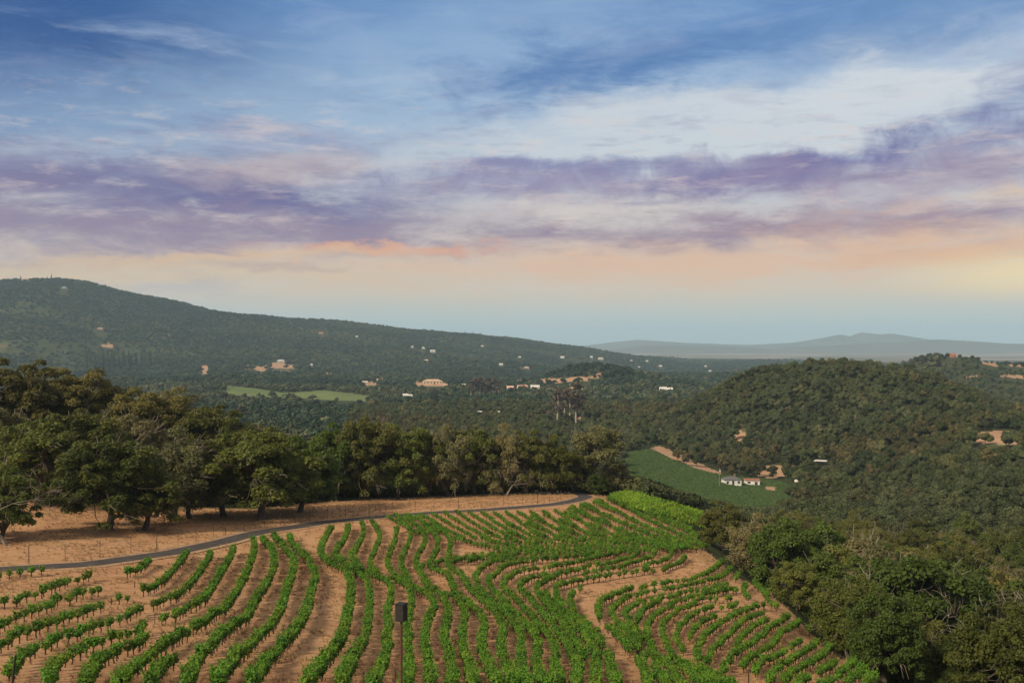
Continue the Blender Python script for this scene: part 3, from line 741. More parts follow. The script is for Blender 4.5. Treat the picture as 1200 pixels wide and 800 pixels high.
def low_tree(seed, leaves=230, leaf=1.05, H=10.0, W=5.0, low=0.8, core=True, lumpy=0.35):
    """a whole small tree as one mesh: bumpy core, sprays over it, short stem"""
    r = np.random.default_rng(seed); mb = MB(); tint = []
    nb = 15
    cen = sph(nb, r)*r.uniform(0.6, 1.15, (nb,1))*np.array([W*0.6, W*0.6, H*0.27])+np.array([r.normal(0, .3), r.normal(0, .3), H*0.54]); cen[0] = (0, 0, H*0.55)
    rd = r.uniform(0.19, 0.40, nb)*W; rd[0] = W*0.52
    if core:
        for i in range(nb):
            th = np.linspace(0, math.pi, 6); phi = np.arange(8)*2*math.pi/8
            Vc = np.array([(math.sin(a)*math.cos(b), math.sin(a)*math.sin(b), math.cos(a)) for a in th for b in phi])
            Vc = Vc*rd[i]*0.86*r.uniform(0.82, 1.1, (len(Vc), 1))*np.array([1, 1, 0.85])+cen[i]
            q = [(a*8+b, (a+1)*8+b, (a+1)*8+(b+1)%8, a*8+(b+1)%8) for a in range(5) for b in range(8)]
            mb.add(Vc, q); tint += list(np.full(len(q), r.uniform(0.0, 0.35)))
    bi = r.choice(nb, leaves, p=rd**2/(rd**2).sum()); dd = sph(leaves, r)
    dd[:,2] = np.where(dd[:,2] < -0.35, -dd[:,2], dd[:,2])
    bt = r.uniform(0, 0.7, nb)
    pos = cen[bi]+dd*(rd[bi]*r.uniform(0.8, 1.12, leaves))[:,None]*np.array([1, 1, 0.88])
    Vl, q = cards(pos, dd+r.normal(0, 0.5, (leaves,3))+np.array([0, 0, 0.3]), r.uniform(0.6, 1.4, leaves)*leaf, r)
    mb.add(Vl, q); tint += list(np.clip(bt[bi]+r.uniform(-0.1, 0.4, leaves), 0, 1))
    mb.tube([(0,0,-0.8),(0.1,0,H*0.25),(0,0,H*0.5)], [0.28, 0.2, 0.12], 5, 1)
    nq = sum(len(x) for x in mb.q)-len(tint)
    nt_ = sum(len(x) for x in mb.t)
    return mb, np.array(tint+[0.0]*(nq+nt_))

proto = bpy.data.collections.new('plant_kinds')          # shapes that the woods draw on
def scatter(name, P3, scl, rot, pick, meshes, label=None, cat=None):
    pc = bpy.data.collections.new(name+'_kinds')
    for i, me in enumerate(meshes):
        pc.objects.link(bpy.data.objects.new('%s_kind_%02d' % (name, i), me))
    me = bpy.data.meshes.new(name); me.vertices.add(len(P3)); me.vertices.foreach_set('co', np.asarray(P3, np.float32).ravel())
    scl = np.asarray(scl, np.float32)
    if scl.ndim == 1: scl = np.stack([scl]*3, 1)
    me.attributes.new('scl', 'FLOAT_VECTOR', 'POINT').data.foreach_set('vector', scl.astype(np.float32).ravel())
    me.attributes.new('turn', 'FLOAT_VECTOR', 'POINT').data.foreach_set('vector', np.stack([np.zeros(len(P3)), np.zeros(len(P3)), rot], 1).astype(np.float32).ravel())
    me.attributes.new('pick', 'INT', 'POINT').data.foreach_set('value', np.asarray(pick, np.int32))
    ng = bpy.data.node_groups.new(name, 'GeometryNodeTree')
    ng.interface.new_socket('Geometry', in_out='INPUT', socket_type='NodeSocketGeometry')
    ng.interface.new_socket('Geometry', in_out='OUTPUT', socket_type='NodeSocketGeometry')
    N, L = ng.nodes, ng.links
    gi, go = N.new('NodeGroupInput'), N.new('NodeGroupOutput')
    ip = N.new('GeometryNodeInstanceOnPoints'); ci = N.new('GeometryNodeCollectionInfo')
    ci.inputs['Collection'].default_value = pc; ci.inputs['Separate Children'].default_value = True; ci.inputs['Reset Children'].default_value = True
    def na_(t, nm):
        x = N.new('GeometryNodeInputNamedAttribute'); x.data_type = t; x.inputs['Name'].default_value = nm
        return [o for o in x.outputs if o.name == 'Attribute' and o.enabled][0] if any(o.enabled for o in x.outputs) else x.outputs[0]
    er = N.new('FunctionNodeEulerToRotation')
    L.new(gi.outputs[0], ip.inputs['Points']); L.new(ci.outputs[0], ip.inputs['Instance'])
    ip.inputs['Pick Instance'].default_value = True
    L.new(na_('INT', 'pick'), ip.inputs['Instance Index']); L.new(na_('FLOAT_VECTOR', 'turn'), er.inputs[0])
    L.new(er.outputs[0], ip.inputs['Rotation']); L.new(na_('FLOAT_VECTOR', 'scl'), ip.inputs['Scale'])
    L.new(ip.outputs[0], go.inputs[0])
    o = link(bpy.data.objects.new(name, me))
    o.modifiers.new('scatter', 'NODES').node_group = ng
    return prop(o, label, cat, None, 'stuff')

# --- tree kinds
OAKS = []
def reg_oak(mat_, *a, **k):
    tb, V_, q_, t_ = oak(*a, **k)
    i = len(OAKS)
    tm = tb.mesh('trunk', [M['bark'], M['palebark']])
    cm = mesh_np('crown', V_, q_, None, [M[mat_]], None, {'tint': t_})
    OAKS.append((tm, cm)); return i
K_OAK = [reg_oak('oak', 100+i, width=[5.6,6.3,5.2,6.0][i], low=[0.7,1.0,0.5,0.8][i], lump=[.3,.4,.35,.3][i], twig=36) for i in range(4)]
K_TALL = [reg_oak('oak', 120+i, width=4.3, low=0.8, nclump=66, lump=0.3, leaf=0.38, flat=0.95) for i in range(2)]
K_OLIVE = [reg_oak('olive', 130+i, width=5.4, low=0.7, nclump=64, per=95, lump=0.4, leaf=0.38, twig=80, gaps=0.05) for i in range(2)]
K_BRIGHT = [reg_oak('bright', 140+i, width=5.4, low=0.4, nclump=80, per=140, lump=0.28, leaf=0.40, twig=10) for i in range(3)]
K_OPEN = [reg_oak('olive', 150, width=3.6, low=4.0, nclump=46, per=95, lump=0.5, leaf=0.36, gaps=0.1, twig=30)]
K_LOW = [reg_oak('bright', 160+i, width=6.2, low=0.2, nclump=80, per=135, lump=0.25, leaf=0.45, twig=16) for i in range(2)]

def bare_tree_mesh(seed):
    r = np.random.default_rng(seed); mb = MB()
    def grow(p, d, ln, rad_, lev):
        pts, rs = [p], [rad_]
        for s in range(3):
            d = d+r.normal(0, 0.2, 3)+np.array([0, 0, 0.06]); d /= np.linalg.norm(d)
            p = p+d*ln/3; pts.append(p); rs.append(rad_*(1-0.18*(s+1)))
        mb.tube(pts, rs, 6 if lev < 2 else 4)
        if lev < 5:
            for _ in range(3 if lev < 3 else 2):
                grow(p*1.0, d*0.8+r.normal(0, 0.55, 3), ln*r.uniform(0.6, 0.82), max(rs[-1]*0.72, 0.018), lev+1)
    grow(np.array([0.0, 0, -0.4]), np.array([0.1, 0, 1.0]), 3.4, 0.24, 0)
    return mb.mesh('branches', [M['palebark']])
BARE = [bare_tree_mesh(3), bare_tree_mesh(8)]

ntree = [0]
def plant_tree(kind, px, Y, H, label, group=None, rz=None, wx=1.0, name='oak_tree', X=None):
    pos = on_ground(px, Y) if X is None else np.array([X, Y, float(zg(X, Y))])
    s = H/12.0
    e = empty(name, pos, random.uniform(0, 6.28) if rz is None else rz, (s*wx, s*wx, s))
    link(bpy.data.objects.new('trunk', OAKS[kind][0]), e); link(bpy.data.objects.new('crown', OAKS[kind][1]), e)
    prop(e, label, 'tree', group); ntree[0] += 1
    return e
near_pts = []
def T(kind, px, Y, H, label, group=None, **k):
    p = on_ground(px, Y); near_pts.append((p[0], p[1], H*0.4))
    k.setdefault('wx', 1.0); k['wx'] *= 1.18 if group == 'oaks on the dry slope above the road' else 1.08 if group == 'trees along the lower edge of the vineyard' else 1.05
    return plant_tree(kind, px, Y, H, label, group, **k)

# --- the oaks above the road
G1 = 'oaks on the dry slope above the road'
T(K_LOW[0], 0, 139, 11.2, 'low bright oak whose branches sweep the dry grass at the frame edge', G1, wx=0.9)
T(K_OAK[0], 45, 172, 16.0, 'oak in deep shade just behind the low sweeping oak', G1)
T(K_OLIVE[0], -10, 178, 17.6, 'grey lichened oak rising over the low sweeping oak', G1)
T(K_OAK[1], 128, 152, 14.5, 'broad oak on two dark trunks nearest the asphalt road', G1, wx=1.05)
T(K_TALL[0], 170, 153, 11.0, 'small leaning oak beside the broad oak with two trunks', G1, wx=1.15)
T(K_OLIVE[1], 205, 168, 14.9, 'olive grey oak with low skirts touching the straw slope', G1)
T(K_OAK[2], 222, 170, 12.1, 'dense dark bushy oak between the olive oak and a stout trunk', G1)
T(K_OAK[3], 262, 176, 15.4, 'oak on a short stout trunk at the bend of the grass bank', G1)
T(K_OAK[0], 306, 173, 17.1, 'big rounded oak on a thick trunk beside the roadside fence', G1, wx=1.1)
T(K_BRIGHT[0], 352, 186, 14.9, 'fresh green oak at the near end of the level tree row', G1)
T(K_OAK[1], 92, 186, 16.5, 'oak crown filling the gap above the two trunked oak', G1)
T(K_OLIVE[0], 150, 196, 16.5, 'pale twiggy oak on the bank behind the broad oak', G1)
T(K_OAK[2], 20, 214, 20.0, 'oak on the skyline at the frame edge, crown above all others', G1)
T(K_OAK[3], 75, 222, 19.0, 'round oak on the skyline under the distant white hill house', G1)
T(K_OLIVE[1], 118, 226, 18.5, 'grey green oak on the skyline beside the round skyline oak', G1)
T(K_OAK[1], 165, 222, 17.6, 'dark oak on the skyline just before the lone open topped tree', G1)
T(K_OPEN[0], 199, 232, 19.2, 'open topped tree poking thinly above the oak skyline', G1)
T(K_OAK[0], 245, 222, 18.8, 'oak crown on the skyline in front of the bright green field', G1)
T(K_TALL[1], 285, 216, 16.2, 'oak crown sloping down toward the level tree row', G1, wx=1.2)
T(K_OAK[2], 330, 214, 13.8, 'lower oak crown in the dip between grove and level row', G1)
# --- the level row along the far side of the road
G2 = 'trees in the level row behind the vineyard'
T(K_BRIGHT[1], 393, 214, 17.2, 'tall bright oak where the level tree row begins', G2, wx=0.85)
T(K_OAK[1], 428, 216, 18.2, 'tallest oak of the level row, with a straight reddish trunk', G2, wx=0.85)
T(K_OAK[3], 466, 219, 17.2, 'dark dense oak next after the tallest of the level row', G2, wx=0.8)
T(K_TALL[0], 498, 222, 16.2, 'narrow oak with a reddish trunk in the level row', G2, wx=1.0)
T(K_OLIVE[0], 525, 223, 17.4, 'brownish open oak at the middle of the level row', G2, wx=0.8)
T(K_OAK[0], 556, 226, 16.6, 'grey green oak behind bare twigs in the level row', G2, wx=0.8)
T(K_OLIVE[1], 588, 227, 15.6, 'twiggy pale oak over the sandy road island', G2, wx=0.8)
T(K_OAK[2], 618, 229, 15.2, 'dark oak directly behind the sandy road island', G2, wx=0.8)
T(K_TALL[1], 648, 232, 13.2, 'rounded oak beside the road bend', G2, wx=1.1)
T(K_OPEN[0], 699, 242, 17.6, 'tall open tree with a pale leaning limb over the road bend', G2, rz=2.0, wx=1.2)
T(K_OLIVE[0], 722, 244, 9.5, 'brown twiggy bush below the tall open tree', G2)
T(K_OAK[3], 672, 236, 10.5, 'low dark oak tucked between road bend and tall open tree', G2)
T(K_BRIGHT[2], 700, 226, 5.4, 'dark green shrub at the corner where the road disappears', G2, name='shrub')
G3 = 'crowns behind the level row'
for px, Y, H, k in [(380,245,15,K_OAK[0]),(415,250,14.5,K_OAK[1]),(450,252,14.5,K_OAK[2]),(485,255,14.5,K_OAK[3]),(515,258,14.5,K_OAK[0]),(545,258,14,K_OAK[1]),(578,262,14,K_OAK[2]),(608,262,13.5,K_OAK[3]),(640,264,12,K_OAK[0]),(675,268,11,K_OAK[1]),(348,240,13,K_OAK[3]),(300,250,14,K_OAK[1])]:
    T(k, px, Y, H, 'dark oak standing in the second rank behind the level tree row', G3)
# --- the trees below the vineyard's far edge
G4 = 'trees along the lower edge of the vineyard'
T(K_OAK[2], 846, 176, 8.8, 'dark rounded oak where the bright trellis rows end', G4)
T(K_OLIVE[1], 886, 163, 10.6, 'grey olive oak next to the dark rounded oak', G4)
T(K_BRIGHT[1], 918, 152, 13.2, 'fresh green oak overhanging the end of the curved dirt track', G4)
T(K_BRIGHT[0], 952, 160, 16.6, 'tall green oak with rounded lobes behind the track end', G4)
T(K_OAK[3], 988, 143, 13.8, 'dark oak at the vineyard corner below the tall green oak', G4)
T(K_OLIVE[0], 1018, 146, 17.8, 'silvery olive oak with a pale feathery top', G4)
T(K_OLIVE[1], 1034, 131, 15.4, 'smaller silvery oak in front of the feathery topped one', G4)
T(K_OAK[1], 1012, 124, 9.6, 'low dark oak at the foot of the silvery oaks', G4)
T(K_BRIGHT[2], 1080, 119, 17.5, 'great dark domed oak, largest beside the vineyard corner', G4, wx=1.05)
T(K_OAK[0], 1062, 108, 9.6, 'dark understorey oak at the foot of the great domed oak', G4)
T(K_LOW[1], 1092, 95, 3.4, 'pale green shrub at the bottom edge under the domed oak', G4, name='shrub')
T(K_OAK[0], 862, 190, 9.0, 'small dark oak wedged behind the dark rounded oak', G4)
T(K_OAK[1], 905, 178, 11.4, 'dark oak filling the gap behind the grey olive oak', G4)
T(K_OLIVE[0], 1112, 116, 10.3, 'buff bush at the bottom edge beside the pale shrub', G4, name='shrub')
T(K_BRIGHT[1], 1130, 126, 17.0, 'green oak squeezed between domed oak and bare white tree', G4)
T(K_OAK[2], 1150, 100, 8.5, 'dark oak under the bare white tree', G4)
T(K_OAK[3], 1195, 103, 9.5, 'drooping dark oak in the corner below the bare white tree', G4)
T(K_OLIVE[1], 1240, 112, 15.6, 'olive oak cut by the frame edge beyond the bare tree', G4)
T(K_OAK[1], 1212, 138, 16.2, 'dark oak behind the bare white tree', G4)
for (px, Y, H, i, lb) in [(1152,106,15.5,0,'bare white tree with forked limbs among dark oaks'),(1172,111,15.0,1,'second bare tree with fine pale twigs behind the first'),(10,134,13.0,1,'leafless grey tree tangled in the oaks at the frame edge'),(592,222,9,0,'leafless grey sapling against the level tree row')]:
    p = on_ground(px, Y); e = empty('bare_tree', p, i*2.1+px, H/9.0)
    link(bpy.data.objects.new('branches', BARE[i]), e); prop(e, lb, 'tree', None)

# understorey between the trunks of the level row and the grove
BUSH = [low_tree(280+i, 300, 0.5, 3.6, 2.6, 0.1) for i in range(3)]
BUSH_M = [mb.mesh('bush', [M['oak'], M['bark']], {'tint': t}) for mb, t in BUSH]
ub = []
for _ in range(420):
    px_ = random.uniform(340, 735); Y_ = np.interp(px_, [340,400,450,600,690,735], [196,222,225,236,246,250])+random.uniform(1, 26)
    ub.append(on_ground(px_, Y_))
for _ in range(260):
    px_ = random.uniform(-30, 340); Y_ = np.interp(px_, [-30,0,150,260,340], [186,186,186,190,196])+random.uniform(0, 40)
    ub.append(on_ground(px_, Y_))
ub = np.array(ub)
scatter('undergrowth', ub, rng.uniform(0.5, 1.15, len(ub)), rng.uniform(0, 6.28, len(ub)), rng.integers(0, 3, len(ub)), BUSH_M, 'dark undergrowth in the shade between and behind the oaks', 'undergrowth')

# --- the wooded slope: individual trees, nearest first, then the rest as woods
def soil_edge(px): return np.interp(px, *SOIL_B)
def poisson_zone(n, amin, amax, rmin, rmax, spacing, seed):
    r = np.random.default_rng(seed)
    a = r.uniform(amin, amax, n); R = np.sqrt(r.uniform(rmin**2, rmax**2, n))
    X, Y = R*np.sin(a), R*np.cos(a)
    cell = {}; keep = []
    sp = spacing(R) if callable(spacing) else np.full(n, spacing)
    for i in range(n):
        s = sp[i]; k = (int(X[i]//s), int(Y[i]//s), int(round(s*2)))
        ok = True
        for dx in (-1, 0, 1):
            for dy in (-1, 0, 1):
                for j in cell.get((k[0]+dx, k[1]+dy, k[2]), ()):
                    if (X[i]-X[j])**2+(Y[i]-Y[j])**2 < s*s: ok = False; break
                if not ok: break
            if not ok: break
        if ok: cell.setdefault(k, []).append(i); keep.append(i)
    return X[keep], Y[keep], R[keep]
def visible(X, Y, Z, top, margin=6.0):
    """is the top of a plant (plus a margin) above the land between it and the camera"""
    ok = np.ones(len(X), bool)
    for f in np.concatenate([np.linspace(0.15, 0.9, 26), [0.94, 0.97]]):
        ok &= zg(X*f, Y*f) < (Z+top+margin)*f + 1.0
    return ok

np_arr = np.array(near_pts)
def keep_view(X, Y, Z, H):
    """no tall growth right before the open fields and bare cuts, which stand clear in the valley"""
    ok = np.ones(len(X), bool); px, py = project(X, Y, Z+H*0.9)
    for kind in ('field', 'earth'):
        for poly, a, b in PATCH[kind]:
            ys = [p[1] for p in poly]
            hit = in_poly(px, py-1.0, poly) & (Y < b)
            ok &= ~(hit & (np.random.default_rng(3).uniform(size=len(X)) < 0.93))
    return ok
def open_ok(X, Y, Z):
    px, py = project(X, Y, Z)
    ok = (Y > soil_edge(px)+4) & (~mask_of('earth', X, Y, Z, 0.12) | (np.random.default_rng(8).uniform(size=len(X)) < np.where(np.hypot(X, Y) > 1200, 0.16, 0.03))) & ~mask_of('field', X, Y, Z, 0.02)
    return ok & clear_of_houses(X, Y)
WOODS = [low_tree(200+i, 1150, 0.50, 10.0, [5.0,5.6,4.6,5.2][i]) for i in range(4)]
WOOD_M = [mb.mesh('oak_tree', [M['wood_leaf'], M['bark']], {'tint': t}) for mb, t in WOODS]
M['grey_wood'] = leaf_mat('greyish_woodland_leaves', (0.040,0.054,0.020), (0.094,0.112,0.042), (0.105,0.115,0.05), 0.25, 0.3)
M['brown_wood'] = leaf_mat('brownish_woodland_leaves', (0.046,0.048,0.015), (0.118,0.108,0.034), (0.135,0.108,0.042), 0.25, 0.3)
M['far_dark'] = leaf_mat('far_conifer_leaves', (0.014,0.030,0.017), (0.030,0.052,0.026), (0.04,0.06,0.03), 0.1, 0.4)
M['far_pale'] = leaf_mat('far_scrub_leaves', (0.042,0.058,0.026), (0.085,0.100,0.044), (0.10,0.105,0.05), 0.1, 0.35)
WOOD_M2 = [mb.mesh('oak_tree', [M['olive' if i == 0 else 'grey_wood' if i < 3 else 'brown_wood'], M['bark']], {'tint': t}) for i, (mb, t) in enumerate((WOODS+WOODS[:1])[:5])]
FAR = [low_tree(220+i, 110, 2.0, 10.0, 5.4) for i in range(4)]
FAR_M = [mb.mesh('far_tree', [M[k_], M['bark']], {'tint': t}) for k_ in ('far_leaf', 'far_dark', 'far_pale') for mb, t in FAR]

X, Y, R = poisson_zone(110000, -0.16, 0.62, 95, 1250, lambda R: np.where(R < 330, 6.0, np.where(R < 620, 5.6, 5.8)), 5)
Z = zg(X, Y); ok = open_ok(X, Y, Z)
px, py = project(X, Y, Z)
ok &= ~((px < 742) & (Y < 330))                        # the level row has its own trees
ok &= ~((px > 728) & (px < 905) & (Y < 470))   # keep the view down to the valley vineyard low
d2 = np.min(np.hypot(X[:,None]-np_arr[None,:,0], Y[:,None]-np_arr[None,:,1])-np_arr[None,:,2]*0.55, axis=1)
ok &= d2 > 0.5
Hs = np.clip(rng.normal(9.4, 2.6, len(X)), 4.5, 16.0)*np.where(R < 200, 0.85, np.where(R < 330, 1.05, 0.96))
kv = keep_view(X, Y, Z, Hs)
ok &= kv
ok &= visible(X, Y, Z, Hs)
X, Y, Z, R, Hs = X[ok], Y[ok], Z[ok], R[ok], Hs[ok]
order = np.argsort(R); n_ind = 300-ntree[0]
zone_lab = [(160, 'dark oak packed in the canopy nearest the bare white tree', 'canopy oaks around the bare tree'),
            (215, 'oak in the canopy just beyond the vineyard corner trees', 'canopy oaks beyond the corner trees'),
            (290, 'oak in the middle of the wooded slope under the hill', 'canopy oaks in the middle of the slope'),
            (1e9, 'oak in the canopy toward the small hillside clearing', 'canopy oaks toward the clearing')]
in_fr = np.abs(600+F*X/Y-600) < 640
ind = [i for i in order if in_fr[i]][:n_ind]; ind_set = set(ind)
allk = K_OAK+K_OAK+K_BRIGHT+K_OLIVE+K_TALL
for i in ind:
    lab, grp = next((l, g_) for lim, l, g_ in zone_lab if R[i] < lim)
    plant_tree(allk[rng.integers(len(allk))], 0, float(Y[i]), float(Hs[i]), lab, grp, X=float(X[i]), wx=random.uniform(0.85, 1.05))
rest = np.array([i for i in range(len(X)) if i not in ind_set])
nz = fbm(X[rest], Y[rest], 130.0, 2, 61)+rng.normal(0, 0.32, len(rest))
pick = np.where(nz > 0.30, 5+rng.integers(0, 2, len(rest)), np.where(nz < -0.28, 7+rng.integers(0, 2, len(rest)), rng.integers(0, 4, len(rest))))
pick = np.where(rng.uniform(size=len(rest)) < 0.05, 4, pick)
sc = np.stack([Hs[rest]/10*rng.uniform(0.8, 1.1, len(rest))]*2+[Hs[rest]/10], 1)
scatter('woods', np.stack([X, Y, Z], 1)[rest], sc, rng.uniform(0, 6.28, len(rest)), pick, WOOD_M+WOOD_M2, 'oak woods covering the rounded hill and the slope below it', 'woods')
print('woods', len(rest), 'individual', len(ind), ntree[0])

# far woods: valley floor, hump, long ridge, hilltop across the gap
X, Y, R = poisson_zone(800000, -0.56, 0.60, 330, 6300, lambda R: np.where(R < 900, 7.0, np.where(R < 1600, 8.0, np.where(R < 2600, 9.5, 12.5))), 9)
Z = zg(X, Y); px, py = project(X, Y, Z); ok = open_ok(X, Y, Z)
ok &= ~((R < 1250) & (np.arctan2(X, Y) > -0.16))
dens = fbm(X, Y, 260.0, 3, 41)
ok &= (rng.uniform(size=len(X)) < np.where(R > 1300, np.clip(0.9+1.1*dens, 0.3, 1.0), 1.0))
scrub = (px > 1100) & (R > 1250) & (R < 2000)
ok &= ~(scrub & (rng.uniform(size=len(X)) < 0.15))
Hs = np.where(R < 900, 9.0, np.where(R < 1600, 9.5, np.where(R < 2600, 9.5, 10.0)))*rng.uniform(0.55, 1.4, len(X))
Hs = np.where(scrub, Hs*0.55, Hs)
ok &= keep_view(X, Y, Z, Hs)
ok &= visible(X, Y, Z, Hs, 4.0)
X, Y, Z, R, Hs = X[ok], Y[ok], Z[ok], R[ok], Hs[ok]
wide = np.where(R < 900, 0.95, np.where(R < 1600, 1.05, np.where(R < 2600, 1.2, 1.35)))
sc = np.stack([Hs/10*wide*rng.uniform(0.8, 1.2, len(X))]*2+[Hs/10*rng.uniform(0.8, 1.15, len(X))], 1)
nz = fbm(X, Y, 330.0, 3, 71)+rng.normal(0, 0.22, len(X))
fpick = rng.integers(0, 4, len(X))+np.where(nz > 0.24, 8, np.where(nz < -0.26, 4, 0))
px = 600+F*X/Y
fpick = np.where((px > 634) & (px < 742) & (Y > 1720) & (Y < 2300), fpick % 4+4, fpick)
scatter('far_woods', np.stack([X, Y, Z-0.5], 1), sc, rng.uniform(0, 6.28, len(X)), fpick, FAR_M, 'woods filling the valley floor and the long hazy ridge', 'woods')
print('far woods', len(X))

# ------------------------------------------------------------------ vineyard
def vine_parts(seed, w=0.5, h=1.3, leaves=125, leaf=0.17, shoots=9):
    r = np.random.default_rng(seed); tb = MB()
    th = 0.55+r.uniform(-0.05, 0.1); b = r.normal(0, 0.05, 2)
    tb.tube([(0,0,-0.12),(b[0],b[1],th*0.5),(b[0]*0.3,b[1]*0.3,th)], [0.075, 0.055, 0.07], 6)
    for k in range(5):
        an = k*1.257+r.uniform(-0.3, 0.3)
        tb.tube([(b[0]*0.3,b[1]*0.3,th-0.05),(math.cos(an)*0.14,math.sin(an)*0.14,th+0.1),(math.cos(an)*0.25,math.sin(an)*0.25,th+0.35)], [0.045,0.03,0.012], 4)
    d = sph(leaves, r); rr = r.uniform(0.35, 1.0, leaves)**0.6
    pos = d*rr[:,None]*np.array([w, w, 0.40])+np.array([0, 0, th+0.34]); tint = np.clip(r.uniform(0, 1, leaves)*0.8+0.15*d[:,2], 0, 1)
    nor = d+r.normal(0, 0.6, (leaves,3))+np.array([0, 0, 0.5]); size = r.uniform(0.7, 1.3, leaves)*leaf
    sp, sn, ss, st = [pos], [nor], [size], [tint]
    for k in range(shoots):
        an = r.uniform(0, 6.28); o = np.array([math.cos(an)*w*0.45, math.sin(an)*w*0.45, th+0.5]); dd = np.array([math.cos(an)*0.7, math.sin(an)*0.7, r.uniform(0.3, 1.1)])
        f = np.linspace(0.1, 1, 6)[:,None]
        sp.append(o+dd*f*r.uniform(0.25, 0.55)+r.normal(0, 0.03, (6,3))); sn.append(r.normal(size=(6,3))+np.array([0,0,.4])); ss.append(np.linspace(0.15, 0.09, 6)); st.append(np.full(6, 0.85))
    V_, q_ = cards(np.concatenate(sp), np.concatenate(sn), np.concatenate(ss), r, 0.85)
    return tb, V_, q_, np.concatenate(st)
VINES, VINE_ALL = [], []
for i in range(6):
    tb, V_, q_, t_ = vine_parts(300+i, w=[.44,.48,.40,.45,.50,.39][i])
    VINES.append((tb.mesh('trunk', [M['vinewood']]), mesh_np('foliage', V_, q_, None, [M['vine']], None, {'tint': t_})))
    nq_, nt_ = sum(len(x) for x in tb.q), sum(len(x) for x in tb.t)
    Vt = np.concatenate(tb.v); n0 = len(Vt)
    VINE_ALL.append(mesh_np('vine', np.concatenate([Vt, V_]), np.concatenate([np.concatenate(tb.q), q_+n0]), np.concatenate(tb.t), [M['vinewood'], M['vine']],
                    [0]*nq_+[1]*len(q_)+[0]*nt_, {'tint': np.concatenate([np.zeros(nq_), t_, np.zeros(nt_)])}))

def c1(*p): return [(x/4.705, 630+y/4.705) for x, y in p]
def c2(*p): return [(200+x/4.705, 630+y/4.705) for x, y in p]
def c3(*p): return [(360+x/4.705, 630+y/4.705) for x, y in p]
def c4(*p): return [(520+x/5, 640+y/5) for x, y in p]
def c5(*p): return [(680+x/5, 640+y/5) for x, y in p]
def c6(*p): return [(840+x/5, 640+y/5) for x, y in p]
def c7(*p): return [(360+x/5, 570+y/5) for x, y in p]
def c8(*p): return [(580+x/4.615, 560+y/4.615) for x, y in p]
